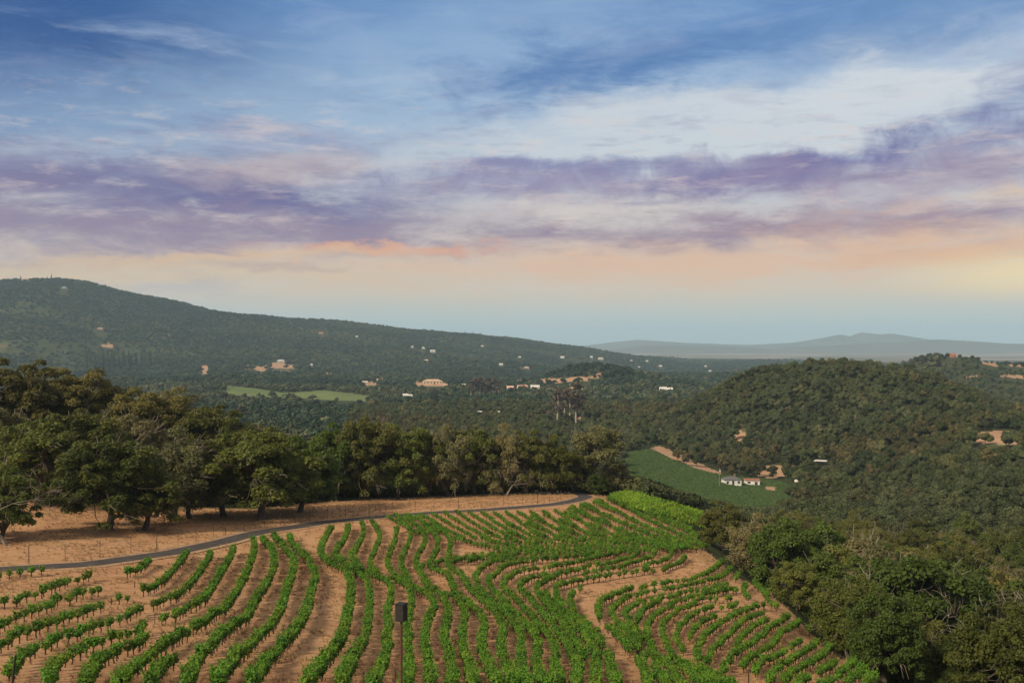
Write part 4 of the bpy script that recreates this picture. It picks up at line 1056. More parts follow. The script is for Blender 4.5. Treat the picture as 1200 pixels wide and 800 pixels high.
# rows as they lie on the slope: (row description, spacing in metres, plant size, points seen in the frame)
S_, D_ = 1.35, 0.86       # spaced heads, closed rows
lone = 'vine bushes spaced singly below the road'
ROWS = [
 ('the row touching the asphalt road', S_, .9, c1((-60,215),(0,206),(80,188),(160,180),(235,170))),
 ('the short lone row by the road', D_, .95, c1((705,188),(760,168),(825,122))),
 ('the second row down from the road', S_, .92, c1((-60,345),(40,350),(105,335),(165,312),(215,300),(262,280),(325,256),(378,235),(440,225),(492,205))),
 ('the third row down from the road', S_, .9, c1((-60,500),(0,485),(75,440),(140,415),(195,395),(262,375),(322,338),(383,338),(442,302),(492,298),(553,280))),
 ('the fourth row down from the road', S_, .92, c1((-60,600),(15,580),(65,545),(130,520),(185,505),(255,475),(320,460),(385,430),(447,412),(505,385),(560,370)) ),
 ('the pair after the gap in the fourth row', S_, .85, c1((655,328),(708,322))),
 ('the fifth row down from the road', S_, .95, c1((60,740),(100,690),(145,640),(185,612),(240,590),(290,570),(350,545),(405,530),(465,510),(520,480),(580,470),(635,440),(690,430),(745,400),(787,385))),
 ('the second closed row from the road end', D_, .95, c1((790,288),(840,270),(890,245),(930,205))+c2((0,190),(50,140),(90,80))),
 ('the third closed row from the road end', D_, .95, c1((845,365),(890,345),(935,330))+c2((20,330),(75,285),(130,228),(190,148),(225,80))),
 ('the sixth row down from the road', S_, .95, c1((270,790),(290,735),(320,690),(385,640),(425,625),(485,600),(530,575),(580,560),(635,548),(685,522),(735,520),(790,482))),
 ('the fourth closed row from the road end', D_, .97, c1((890,440),(930,425))+c2((15,428),(50,405),(110,380),(170,350),(220,290),(280,190),(330,105),(345,60))),
 ('the seventh row down from the road', D_, .97, c1((475,800),(490,770),(520,720),(575,660),(620,640),(665,605),(710,600),(760,580),(800,545))),
 ('the fifth closed row from the road end', D_, 1.0, c2((130,495),(190,460),(240,420),(300,390),(340,330),(390,260),(430,170),(460,80),(455,10))),
 ('the short row ending in the open soil', D_, .97, c1((660,810),(680,775),(720,730),(780,690),(830,650),(880,610),(941,570))+c2((50,540),(95,520))),
 ('the sixth closed row from the road end', D_, 1.0, c2((100,800),(110,760),(140,690),(180,640),(240,580),(290,530),(350,480),(410,450),(450,380),(500,300),(550,220),(575,130),(540,40),(500,0))),
 ('the stub row at the bottom edge', D_, .97, c1((830,800),(850,770),(890,720),(941,680))+c2((20,672))),
 ('the second lane row on the road side', D_, 1.02, c2((265,800),(280,760),(330,700),(390,640),(440,590),(500,530),(560,480),(610,390),(640,290),(670,210),(680,120),(640,70),(590,15),(565,-15))),
 ('the lane row on the road side', D_, 1.02, c2((455,800),(470,770),(510,720),(560,650),(640,570),(700,500),(750,400),(775,300),(800,220),(770,140),(720,80),(665,30),(655,-15))),
 ('the lane row on the nest box side', D_, 1.02, c3((5,795),(20,770),(90,690),(150,620),(200,540),(215,460),(230,370),(245,270),(225,210),(190,160))+c7((180,470),(110,430),(80,370),(110,300),(145,240))),
 ('the second row past the dirt lane', D_, 1.02, c3((185,800),(230,730),(260,650),(310,580),(330,500),(340,420),(345,330),(340,250),(300,200))+c7((225,455),(165,400),(180,365),(220,310),(240,225))),
 ('the third row past the dirt lane', D_, 1.02, c3((360,800),(400,720),(430,650),(440,580),(450,480),(440,420),(460,330),(465,280),(430,220),(380,205))+c7((400,525),(330,485),(258,415),(290,360),(330,280),(320,200))),
 ('the row crossed by the nest box pole', D_, 1.02, c3((545,810),(555,760),(560,650),(558,560),(550,470),(570,400),(575,300),(540,240),(500,205))+c7((480,545),(400,500),(365,440),(400,370),(425,290),(380,200))),
 ('the first row beyond the nest box', D_, 1.02, c3((675,800),(680,750),(670,680),(650,600),(650,520),(675,430),(700,370),(660,300))+c7((560,560),(510,510),(470,440),(485,385),(510,330),(525,240))),
 ('the second row beyond the nest box', D_, 1.02, c3((800,800),(800,700),(770,590),(755,520),(780,420),(760,350),(700,280))+c7((650,600),(590,530),(550,450),(570,380),(600,320),(605,260),(560,200),(510,160))),
 ('the third row beyond the nest box', D_, 1.02, c4((175,800),(150,690),(118,600),(110,500),(125,420),(110,350),(60,280))+c7((740,600),(670,510),(635,440),(655,390),(690,330),(680,270),(620,210),(575,160))),
 ('the fourth row beyond the nest box', D_, 1.02, c4((320,800),(290,750),(250,660),(215,580),(235,500),(230,410),(180,360),(110,300),(50,230),(20,150))+c7((730,480),(720,440),(760,370),(760,300),(700,230),(640,170))),
 ('the fifth row beyond the nest box', D_, 1.02, c4((415,800),(380,720),(350,650),(335,580),(350,500),(330,420),(270,350),(190,280),(130,220),(95,150))+c7((815,460),(830,400),(840,310),(780,245),(720,200))),
 ('the sixth row beyond the nest box', D_, 1.02, c4((495,800),(460,720),(450,650),(455,580),(450,500),(400,430),(330,350),(250,285),(200,220),(190,165),(250,100),(350,60),(450,30))),
 ('the seventh row beyond the nest box', D_, 1.02, c4((600,800),(580,770),(540,700),(550,630),(550,540),(510,480),(430,400),(370,330),(300,260),(260,205),(310,150),(400,95),(500,80),(600,70),(700,60),(800,50),(930,20))),
 ('the eighth row beyond the nest box', D_, 1.0, c4((670,800),(660,720),(655,650),(650,570),(600,500),(530,420),(470,350),(400,285),(345,225),(400,160),(480,130),(600,120),(720,100),(850,70),(1000,30))),
 ('the ninth row beyond the nest box', D_, 1.0, c4((780,800),(780,750),(780,680),(740,600),(690,520),(620,430),(560,360),(500,300),(445,230),(490,190),(560,165),(640,160),(740,150))),
 ('the tenth row beyond the nest box', D_, 1.0, c4((820,640),(800,600),(770,540),(720,470),(660,400),(600,330),(540,240),(600,195),(700,150),(800,130))),
 ('the eleventh row beyond the nest box', D_, 1.0, c4((890,800),(890,700),(890,620),(850,540),(790,480),(720,420),(650,350),(590,270))),
 ('the row one in from the curved dirt track', D_, 1.0, c4((935,580),(900,530),(840,480),(770,430),(700,360),(660,290),(660,225),(720,210),(800,190),(880,180))),
 ('the row edging the curved dirt track', D_, 1.0, c4((940,560),(890,500),(830,445),(770,390),(740,320),(760,270),(820,240),(900,215),(1000,200))),
 ('the stub row beside the curved dirt track', D_, 1.0, c4((1010,800),(995,750),(980,700),(960,620))),
 # the block inside the bend of the track
 ('the first row inside the track bend', D_, 1.0, c5((290,245),(210,270),(130,310),(100,360),(120,420),(190,480),(250,550),(300,600))),
 ('the second row inside the track bend', D_, 1.0, c5((290,285),(220,330),(185,380),(210,430),(270,480),(320,550),(345,590))),
 ('the third row inside the track bend', D_, .95, c5((350,320),(290,350),(265,400),(300,450),(340,510),(345,570))),
 ('the short fourth row inside the track bend', D_, .95, c5((450,320),(400,345),(350,390),(340,430))),
 ('the fifth row inside the track bend', D_, .95, c5((540,340),(470,370),(410,420),(390,480),(410,560),(450,620),(520,650))),
 ('the sixth row inside the track bend', D_, .95, c5((690,330),(600,350),(540,390),(490,440),(480,510),(510,560),(550,640))),
 ('the seventh row inside the track bend', D_, .95, c5((780,340),(700,370),(620,420),(570,480),(570,540),(610,590))),
 ('the eighth row inside the track bend', D_, .95, c5((790,400),(720,430),(660,480),(635,520))),
 ('the ninth row inside the track bend', D_, .95, c6((270,335),(200,350),(110,385),(40,420))+c5((820,440),(750,490),(700,550),(680,600),(690,650))),
 ('the tenth row inside the track bend', D_, .95, c6((270,375),(200,400),(130,440),(60,510),(0,570))+c5((770,600),(740,660))),
 ('the eleventh row inside the track bend', D_, .95, c6((310,415),(240,440),(170,490),(110,560))),
 ('the twelfth row inside the track bend', D_, .95, c6((420,390),(370,430),(300,470),(250,520),(200,560),(100,620),(60,660),(40,710))),
 ('the thirteenth row inside the track bend', D_, .95, c6((490,420),(430,460),(370,500),(330,560),(260,600),(190,640),(150,690))),
 ('the stub row at the lower oaks', D_, .9, c6((490,540),(430,575))),
 ('the fourteenth row inside the track bend', D_, .95, c6((400,605),(330,635),(260,660),(225,720))),
 ('the fifteenth row inside the track bend', D_, .95, c6((590,555),(530,590),(450,640),(380,680),(330,720),(310,770))),
 ('the sixteenth row inside the track bend', D_, .95, c6((680,570),(620,620),(560,660),(500,690),(430,730),(390,770))),
 ('the seventeenth row inside the track bend', D_, .95, c6((690,670),(640,700),(590,720))),
 ('the eighteenth row inside the track bend', D_, .95, c6((540,750),(490,770),(470,800))),
 ('the nineteenth row inside the track bend', D_, .95, c6((810,660),(760,700),(700,740),(650,780),(600,800))),
 ('the row nearest the bottom oaks', 1.5, .9, c6((850,710),(820,740),(770,780))),
 ('the last row at the bottom oaks', 1.5, .9, c6((930,760),(880,790))),
 ('the stray pair by the lower oaks', 2.2, .95, c6((535,480),(615,520))),
 ('the bottom row under the track bend', D_, .95, c5((340,650),(370,700),(390,760),(400,800))),
 ('the bottom row beside the track bend', D_, .95, c5((440,680),(470,740),(500,800))),
 ('the third bottom row under the track bend', D_, .95, c5((380,630),(450,650),(520,690),(560,750),(600,800))),
]
for k in range(3):      # the thicket of crossing rows at the bottom
    ROWS.append(('the thicket of rows at the bottom', D_, .95, c5((520+k*90, 640+k*24),(600+k*90, 690+k*20),(660+k*86, 740+k*14),(730+k*82, 800))))
ROWS += [  # above the first row inside the bend
 ('upper', D_, .92, c5((840,80),(790,120),(740,150),(680,170),(620,190),(540,195),(480,210))), ('upper', S_, .8, c5((430,220),(390,225),(330,238),(300,240))),
 ('upper', D_, .92, c5((890,120),(840,160),(780,185),(700,200),(640,215),(520,240))), ('upper', S_, .8, c5((500,243),(440,250),(370,265),(330,280))),
 ('upper', D_, .92, c5((860,210),(780,235),(700,250),(600,258),(540,285))), ('upper', S_, .8, c5((520,288),(480,292),(440,312),(370,322))),
 ('upper', D_, .92, c5((920,250),(840,240),(780,262),(700,275),(640,290),(560,312),(520,332))), ('upper', D_, .92, c5((880,290),(800,300),(720,292),(660,310))),
 ('upper', D_, .92, c5((920,320),(850,345),(780,340))), ('upper', S_, .8, c6((145,145),(115,180))), ('upper', S_, .8, c6((165,220),(160,265),(180,290))),
 ('upper', S_, .8, c6((220,175),(240,230),(280,270),(310,320),(350,350))), ('upper', D_, .9, c6((60,210),(0,230))), ('upper', D_, .9, c6((110,240),(20,258))),
 # over the track
 ('over', D_, .95, c5((720,50),(690,90),(620,125),(560,140),(480,160),(430,160))), ('over', S_, .85, c5((400,165),(355,180),(320,185),(280,180),(240,185))),
 ('over', D_, .95, c5((215,195),(170,200),(120,210),(70,225),(0,240))), ('over', D_, .95, c5((620,50),(580,90),(520,110),(450,140),(400,130),(380,100))),
 ('over', D_, .95, c5((540,20),(520,60),(450,90),(400,95))), ('over', S_, .85, c5((380,135),(330,140),(290,150),(250,150),(210,160),(160,165),(110,175),(60,180))),
 ('over', D_, .95, c5((440,20),(420,50),(360,75),(300,90),(250,110))), ('over', S_, .85, c5((235,118),(200,120),(140,135),(80,140),(20,155))),
 ('over', D_, .95, c5((350,20),(310,50),(240,75),(190,90),(120,100))), ('over', S_, .85, c5((100,108),(60,112),(20,125))),
 ('over', D_, .95, c5((260,10),(200,40),(130,50),(60,70),(0,85))),
]
EXTRA = []
for k in range(18):     # the far crest: rows that run down from the road and swing to the far corner
    x0 = 448+k*14.5
    a = (x0, 600.5-2.2*sstep(450, 560, x0)-6*sstep(620, 700, x0)); b = (x0+26, 614+0.2*k); c_ = (x0+52, 628+0.2*k)
    EXTRA.append(('crest', D_, .82, [a, b, c_]))
for k in range(13):     # dense rows on the shoulder, along the edge of the hill
    EXTRA.append(('shoulder', D_, 1.1, [(706-15*k+8, 582+4.0*k), (752-13.5*k, 604+3.2*k), (826-11*k, 640+0.9*k)]))
for k in range(4):
    EXTRA.append(('shoulder', D_, 1.1, [(712-15*k, 584+4.0*k), (758-13.5*k, 607+3.2*k), (822-11*k, 640+1.1*k)]))
for k in range(5):
    EXTRA.append(('shoulder', D_, .95, [(690-22*k, 645+3*k), (640-24*k, 640+3*k), (600-26*k, 650+3*k)]))
for k in range(3):
    EXTRA.append(('shoulder', D_, 1.1, [(716+5*k, 580.5-0.6*k), (764+6*k, 603-1.2*k), (834+2*k, 637-3.5*k)]))
TRACK = np.array([ground_at(a, b, 0, 45, 262)[:2] for a, b in [(850,648),(828,660),(800,670),(770,677.5),(740,684),(710,690),(690,697),(682,708),(687,722),(700,738),(716,757),(728,780),(736,800)]])
TRACK = smooth_path(TRACK, 160)
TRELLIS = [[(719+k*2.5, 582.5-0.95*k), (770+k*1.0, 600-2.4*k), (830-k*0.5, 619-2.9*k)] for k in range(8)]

def row_points(pts, step, h=0.75, y0=45, y1=262):
    G = np.array([ground_at(a, b, h, y0, y1)[:2] for a, b in pts])
    keep = [0]
    for i in range(1, len(G)):
        if np.linalg.norm(G[i]-G[keep[-1]]) > 0.4: keep.append(i)
    G = G[keep]
    if len(G) < 2: return G
    ln = np.concatenate([[0], np.cumsum(np.linalg.norm(np.diff(G, axis=0), axis=1))])
    fine = pchip(ln, G, np.linspace(0, ln[-1], 400)); 
    k = 21; ker = np.ones(k)/k
    if len(G) > 4:
        pad = np.concatenate([np.repeat(fine[:1], k//2, 0), fine, np.repeat(fine[-1:], k//2, 0)])
        fine = np.stack([np.convolve(pad[:,i], ker, 'valid') for i in (0, 1)], 1)
    l2 = np.concatenate([[0], np.cumsum(np.linalg.norm(np.diff(fine, axis=0), axis=1))])
    n = max(int(round(l2[-1]/step)), 1)
    s = (np.arange(n+1))*l2[-1]/n
    return np.stack([np.interp(s, l2, fine[:,i]) for i in (0, 1)], 1)

def allowed(P):
    """keep plants off the road and out of the oaks"""
    d = np.min(np.hypot(P[:,None,0]-rc[None,:,0], P[:,None,1]-rc[None,:,1]), axis=1)
    px = 600+F*P[:,0]/P[:,1]
    dt = np.min(np.hypot(P[:,None,0]-TRACK[None,:,0], P[:,None,1]-TRACK[None,:,1]), axis=1)
    return (d > 2.9) & (P[:,1] < soil_edge(px)-2) & (dt > np.where(P[:,1] > 110, 1.15, 0.9))
taken = {}
def free(x, y, gap):
    k = (int(x//1.0), int(y//1.0))
    for dx in (-1, 0, 1):
        for dy in (-1, 0, 1):
            for (a, b) in taken.get((k[0]+dx, k[1]+dy), ()):
                if (a-x)**2+(b-y)**2 < gap*gap: return False
    taken.setdefault(k, []).append((x, y)); return True
vines = []       # x, y, size, row, order along the row
for ri, (desc, step, size, pts) in enumerate(ROWS+EXTRA):
    P = row_points(pts, step)
    if len(P) < 1: continue
    if P[0][1] > P[-1][1]: P = P[::-1]
    P = P[allowed(P)]
    n = 0
    for x, y in P:
        x += random.gauss(0, 0.07); y += random.gauss(0, 0.07)
        if random.random() < 0.015 or not free(x, y, 0.55): continue
        n += 1
        k_ = 1.0 if step > 1.2 else 0.98 if 600+F*x/y < 420 else 0.82 if 600+F*x/y < 760 or y > 118 else 0.74
        vines.append((x, y, size*k_*random.uniform(0.84, 1.16), ri, n))
vines.sort(key=lambda v: v[1])
ORD = ['first','second','third','fourth','fifth','sixth','seventh','eighth','ninth','tenth','eleventh','twelfth','thirteenth','fourteenth','fifteenth','sixteenth','seventeenth','eighteenth','nineteenth','twentieth']
def in_frame(x, y, z):
    px, py = project(x, y, z); return -10 < px < 1210 and py < 812
solo, mass = [], []
for v in vines:
    z = float(zg(v[0], v[1]))
    (solo if len(solo) < 300 and in_frame(v[0], v[1], z+1.0) else mass).append(v+(z,))
cnt = {}
for x, y, s, ri, n, z in solo:
    cnt[ri] = cnt.get(ri, 0)+1; n = cnt[ri]
    e = empty('vine', (x, y, z-0.02), random.uniform(0, 6.28), (s, s, s*random.uniform(0.92, 1.08)))
    k = random.randrange(6)
    link(bpy.data.objects.new('trunk', VINES[k][0]), e); link(bpy.data.objects.new('foliage', VINES[k][1]), e)
    desc = ROWS[ri][0]
    if 'thicket' in desc: prop(e, 'leafy green vine among the crossing rows of the bottom thicket', 'vine', 'vines of the bottom thicket')
    elif n <= len(ORD): prop(e, '%s vine from the near end of %s' % (ORD[n-1], desc), 'vine', 'vines of the near rows')
    else: prop(e, 'green vine far along %s' % desc, 'vine', 'vines far along the rows')
ma = np.array(mass)
scatter('vineyard', ma[:,[0,1,5]]-np.array([0,0,0.02]), np.stack([ma[:,2], ma[:,2], ma[:,2]*rng.uniform(0.92, 1.08, len(ma))], 1), rng.uniform(0, 6.28, len(ma)), rng.integers(0, 6, len(ma)), VINE_ALL, 'hundreds of green vines in curving rows across the upper vineyard', 'vines')
print('vines', len(vines), 'solo', len(solo))

# trellised rows on the hill shoulder, brighter light put into the leaf colour
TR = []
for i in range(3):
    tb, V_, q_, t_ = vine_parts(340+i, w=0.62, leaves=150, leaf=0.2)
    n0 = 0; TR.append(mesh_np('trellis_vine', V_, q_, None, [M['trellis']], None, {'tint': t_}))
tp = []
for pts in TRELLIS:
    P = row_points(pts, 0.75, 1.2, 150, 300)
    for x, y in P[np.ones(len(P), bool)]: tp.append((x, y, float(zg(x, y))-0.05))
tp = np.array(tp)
scatter('trellis_rows', tp, np.stack([np.full(len(tp), 1.15)]*2+[rng.uniform(1.3, 1.6, len(tp))], 1), rng.uniform(0, 6.28, len(tp)), rng.integers(0, 3, len(tp)), TR, 'brightly lit yellow green trellised vine rows on the shoulder of the hill', 'vines')

# valley vineyard: straight rows on the flat by the white house
VV = []
for i in range(3):
    tb, V_, q_, t_ = vine_parts(350+i, w=0.62, leaves=60, leaf=0.36, shoots=2)
    VV.append(mesh_np('valley_vine', V_, q_, None, [M['valleyvine']], None, {'tint': t_}))
gxv, gyv = np.meshgrid(np.arange(-60, 260, 3.1), np.arange(430, 760, 1.35))
ca, sa = math.cos(0.55), math.sin(0.55)
cx0, cy0 = 90.0, 590.0
vx = (gxv-cx0)*ca-(gyv-cy0)*sa+cx0; vy = (gxv-cx0)*sa+(gyv-cy0)*ca+cy0
vx, vy = vx.ravel()+rng.normal(0, 0.1, vx.size), vy.ravel()+rng.normal(0, 0.1, vx.size)
vz = zg(vx, vy)
near_house = np.min(np.hypot(vx[:,None]-H_POS[None,:,0], vy[:,None]-H_POS[None,:,1])-H_W[None]*0.75, axis=1)
okv = (near_house > 0) & mask_of('field', vx, vy, vz) & ~mask_of('earth', vx, vy, vz, 0.05) & (vy < 800) & (vx < 190)
vx, vy, vz = vx[okv], vy[okv], vz[okv]
vs_ = rng.uniform(0.85, 1.2, len(vx))
scatter('valley_vineyard', np.stack([vx, vy, vz-0.25], 1), np.stack([vs_, vs_, vs_*0.75], 1), rng.uniform(0, 6.28, len(vx)), rng.integers(0, 3, len(vx)), VV, 'straight green vineyard rows on the valley floor by the white house', 'vines')

# brush along the brow of the hill, below the trellised rows
BR = [low_tree(260+i, 200, 0.45, 3.2, 2.2, 0.2) for i in range(3)]
BR_M = [mb.mesh('brush', [M['wood_leaf'], M['bark']], {'tint': t}) for mb, t in BR]
bx, by = [], []
for _ in range(1500):
    px_ = random.uniform(742, 960); Y_ = random.uniform(190, 420)
    p_ = on_ground(px_, Y_)
    if (abs(Y_-(262+0.6*(px_-742))) < 45 or px_ > 838) and Y_ > soil_edge(px_)+6: bx.append(p_)
bx = np.array(bx)
scatter('brush', bx, rng.uniform(0.8, 1.9, len(bx)), rng.uniform(0, 6.28, len(bx)), rng.integers(0, 3, len(bx)), BR_M, 'olive brush on the brow below the bright trellised rows', 'brush')

# dry grass tufts
TF = []
for i in range(3):
    r = np.random.default_rng(400+i); n = 22; an = r.uniform(0, 6.28, n); ln = r.uniform(0.12, 0.34, n); w = 0.012
    base = np.stack([np.cos(an), np.sin(an), np.zeros(n)], 1)*r.uniform(0, 0.14, n)[:,None]
    tip = base+np.stack([np.cos(an)*ln*0.6, np.sin(an)*ln*0.6, ln], 1); side = np.stack([-np.sin(an), np.cos(an), np.zeros(n)], 1)*w
    TF.append(mesh_np('tuft', np.stack([base-side, base+side, tip], 1).reshape(-1, 3), None, np.arange(n*3).reshape(n, 3), [M['straw']], None, {'tint': r.uniform(0, 1, n)}))
n = 60000
tpx = rng.uniform(-30, 1230, n); tY = np.sqrt(rng.uniform(58.0**2, 235.0**2, n)); tx = (tpx-600)/F*tY
tz = zg(tx, tY); okt = (tY < soil_edge(tpx)) & (np.min(np.hypot(tx[:,None]-rc[None,::3,0], tY[:,None]-rc[None,::3,1]), axis=1) > 2.0)
okt &= (fbm(tx, tY, 5.0, 3, 77) > -0.02) | (rng.uniform(size=n) < 0.25)
tx, tY, tz = tx[okt], tY[okt], tz[okt]
scatter('dry_grass', np.stack([tx, tY, tz], 1), rng.uniform(0.6, 1.5, len(tx)), rng.uniform(0, 6.28, len(tx)), rng.integers(0, 3, len(tx)), TF, 'dry straw coloured grass between the vine rows', 'grass')

# ------------------------------------------------------------------ buildings
HM = {}
def paint(c, rough=0.8):
    k = (c, rough)
    if k not in HM: HM[k] = plain_mat('wall_paint' if sum(c) > 1.2 else 'roof_tiles', c, rough, 0.15, 0.5)
    return HM[k]
M['glass'] = plain_mat('window_glass', (0.03,0.035,0.045), 0.15, 0.2, 2.0, 0, 0.6)
M['whiteframe'] = plain_mat('window_frames', (0.75,0.73,0.7), 0.6)
M['darkdoor'] = plain_mat('door_wood', (0.07,0.045,0.03), 0.6)
def build_house(h, p):
    name, px, py, y0, y1, w, d, wh, rh, turn, wc, rcol, kind, lab = h
    e = empty(name, (p[0], p[1], p[2]-0.1), math.atan2(-p[0], p[1])+turn)
    prop(e, lab, {'warehouse':'shed','annex':'building','winery':'building'}.get(name, 'house' if name not in ('shed','barn') else name), None)
    sl = 0.5+0.05*w                                          # footing into the slope
    if kind == 'open':
        for sx in (-1, 1):
            for sy in (-1, 1):
                b = MB(); b.box((sx*(w/2-.3), sy*(d/2-.3), wh/2-0.4), (0.22, 0.22, wh+0.8)); b.obj('post', [M['bark']], e)
        b = MB(); b.box((0, 0, wh+0.2), (w+0.8, d+0.8, 0.4), 0, 0, 0.96); b.obj('roof', [paint(rcol)], e)
        b = MB(); b.box((0, d/2-0.5, wh/2-.3), (w-0.9, 0.15, wh+0.4)); b.obj('back_wall', [paint((0.2,0.17,0.14))], e)
        return
    b = MB(); b.box((0, 0, (wh-sl)/2), (w, d, wh+sl))
    if kind == 'gable':
        b.add([(-w/2+.01,-d/2,wh),(-w/2+.01,d/2,wh),(-w/2+.01,0,wh+rh),(w/2-.01,-d/2,wh),(w/2-.01,d/2,wh),(w/2-.01,0,wh+rh)], None, [(0,2,1),(3,4,5)])
    b.obj('wall', [paint(wc)], e)
    b = MB(); ov = 0.5; t = 0.18; z0 = wh+0.02
    if kind == 'hip':
        r_ = max(w/2-d/2, 0.5)
        V_ = [(-w/2-ov,-d/2-ov,z0),(w/2+ov,-d/2-ov,z0),(w/2+ov,d/2+ov,z0),(-w/2-ov,d/2+ov,z0),(-r_,0,z0+rh),(r_,0,z0+rh)]
        b.add(V_, [(0,1,5,4),(2,3,4,5),(3,2,1,0)], [(1,2,5),(3,0,4)])
    elif kind == 'gable':
        k = rh/(d/2)
        for s in (-1, 1):
            b.add([(-w/2-ov,s*(d/2+ov),z0-k*ov),(w/2+ov,s*(d/2+ov),z0-k*ov),(w/2+ov,0,z0+rh),(-w/2-ov,0,z0+rh),
                   (-w/2-ov,s*(d/2+ov),z0-k*ov+t),(w/2+ov,s*(d/2+ov),z0-k*ov+t),(w/2+ov,0,z0+rh+t),(-w/2-ov,0,z0+rh+t)],
                  [(0,1,2,3),(7,6,5,4),(0,4,5,1),(1,5,6,2),(3,2,6,7),(0,3,7,4)])
    else:
        b.add([(-w/2-ov,-d/2-ov,z0),(w/2+ov,-d/2-ov,z0),(w/2+ov,d/2+ov,z0+rh),(-w/2-ov,d/2+ov,z0+rh),(-w/2-ov,-d/2-ov,z0+t),(w/2+ov,-d/2-ov,z0+t),(w/2+ov,d/2+ov,z0+rh+t),(-w/2-ov,d/2+ov,z0+rh+t)],
              [(0,1,2,3),(7,6,5,4),(0,4,5,1),(1,5,6,2),(2,6,7,3),(0,3,7,4)])
    roof = b.obj('roof', [paint(rcol, 0.85)], e)
    b = MB(); b.box((w*0.22, d*0.12, wh+rh*0.8), (0.9, 0.9, rh*1.3+0.8)); b.obj('chimney', [paint(BR_)], roof)
    n = max(2, min(6, int(w/3.2))); dw = n//2
    fy = -d/2-0.02
    for i in range(n):
        x = -w/2+w*(i+0.5)/n; sc_ = w/n/3.2
        b = MB()
        if i == dw:
            b.box((x, fy, min(wh*0.36, 1.3*sc_)), (1.25*sc_, 0.12, min(wh*0.72, 2.6*sc_))); 
            if name in ('white_house', 'winery'):      # arched head over the doorway
                a_ = np.linspace(0, math.pi, 9); zc = min(wh*0.72, 2.6*sc_)
                Va = [(x+0.62*sc_*math.cos(q), fy-0.06, zc+min(0.5*sc_, wh*0.2)*math.sin(q)) for q in a_]
                b.add(Va+[(x, fy-0.06, zc)], None, [(k+1, k, 9) for k in range(8)])
            b.obj('door', [M['darkdoor']], e)
        else:
            ww, hh = 1.3*sc_, min(wh*0.42, 1.5*sc_)
            b.box((x, fy-0.02, wh*0.55), (ww+0.3*sc_, 0.1, hh+0.3*sc_)); f = b.obj('window', [M['whiteframe']], e)
            b = MB(); b.box((x, fy-0.08, wh*0.55), (ww, 0.06, hh)); b.obj('pane', [M['glass']], f)
for h, p in zip(HOUSES, H_POS): build_house(h, p)

# water tank and utility pole by the valley vineyard
p = ground_at(934, 564, 0, 520, 700); e = empty('water_tank', p)
b = MB(); a_ = np.arange(14)*2*math.pi/14
ring = lambda r_, z: [(r_*math.cos(q), r_*math.sin(q), z) for q in a_]
b.add(ring(1.6, -0.3)+ring(1.6, 2.6), [(i, (i+1) % 14, 14+(i+1) % 14, 14+i) for i in range(14)]); b.obj('tank_wall', [paint(W_)], e)
b = MB(); b.add(ring(1.7, 2.6)+[(0, 0, 3.2)], None, [(i, (i+1) % 14, 14) for i in range(14)]); b.obj('lid', [paint(LT)], e)
prop(e, 'round white water tank at the edge of the valley trees', 'tank')
def utility_pole(px, py, y0, y1, h, lab):
    p = ground_at(px, py, 0, y0, y1); e = empty('utility_pole', p)
    b = MB(); b.tube([(0,0,-1),(0,0,h*0.5),(0,0,h)], [0.24,0.2,0.16], 7); b.obj('pole', [M['palebark']], e)
    b = MB(); b.box((0, 0.2, h-0.9), (2.4, 0.14, 0.16)); b.obj('crossarm', [M['bark']], e)
    b = MB(); b.box((0.3, -0.35, h-1.9), (0.55, 0.5, 0.9), 0, 0, 0.9); b.obj('transformer', [paint(LT)], e)
    prop(e, lab, 'pole')
utility_pole(843, 570, 520, 700, 11, 'pale utility pole beside the white arched house')
utility_pole(622, 498, 700, 1300, 12, 'utility pole standing in the valley trees behind the level row')

# ------------------------------------------------------------------ roadside fence, nest box, stakes
M['rust'] = plain_mat('rusty_steel', (0.10,0.045,0.03), 0.8, 0.4, 9.0)
M['darkbox'] = plain_mat('dark_weathered_wood', (0.022,0.024,0.022), 0.75, 0.4, 6.0, 0.3)
M['wire'] = plain_mat('fence_wire', (0.12,0.10,0.09), 0.6)
side = rc+nrm*(3.0 if zg(*(rc[60]+nrm[60]*3)) > zg(*(rc[60]-nrm[60]*3)) else -3.0)
fence = empty('wire_fence', (side[0][0], side[0][1], float(zg(*side[0]))))
o0 = np.array(fence.location)
posts = []
ls = np.concatenate([[0], np.cumsum(np.linalg.norm(np.diff(side, axis=0), axis=1))])
s_ = 2.0
while s_ < ls[-1]*0.78:
    q = np.array([np.interp(s_, ls, side[:,0]), np.interp(s_, ls, side[:,1])]); posts.append(np.array([q[0], q[1], float(zg(*q))])); s_ += random.uniform(3.6, 5.2)
for i, q in enumerate(posts):
    b = MB(); hgt = random.uniform(1.9, 2.3); lx = random.gauss(0, 0.05)
    b.tube([(0,0,-0.3),(lx*0.5,0,hgt*0.5),(lx,0,hgt)], 0.032 if i % 4 else 0.055, 5)
    o = b.obj('post', [M['rust'] if i % 4 else M['bark']], fence); o.location = q-o0
b = MB()
for hgt in (0.5, 1.0, 1.45, 1.8):
    pts = []
    for i in range(len(posts)-1):
        for f in (0, 0.5): pts.append(posts[i]*(1-f)+posts[i+1]*f+np.array([0, 0, hgt-0.04*math.sin(f*math.pi)])-o0)
    b.tube(pts, 0.008, 3)
b.obj('wire', [M['wire']], fence)
prop(fence, 'thin rusty post and wire fence along the far side of the asphalt road', 'fence')

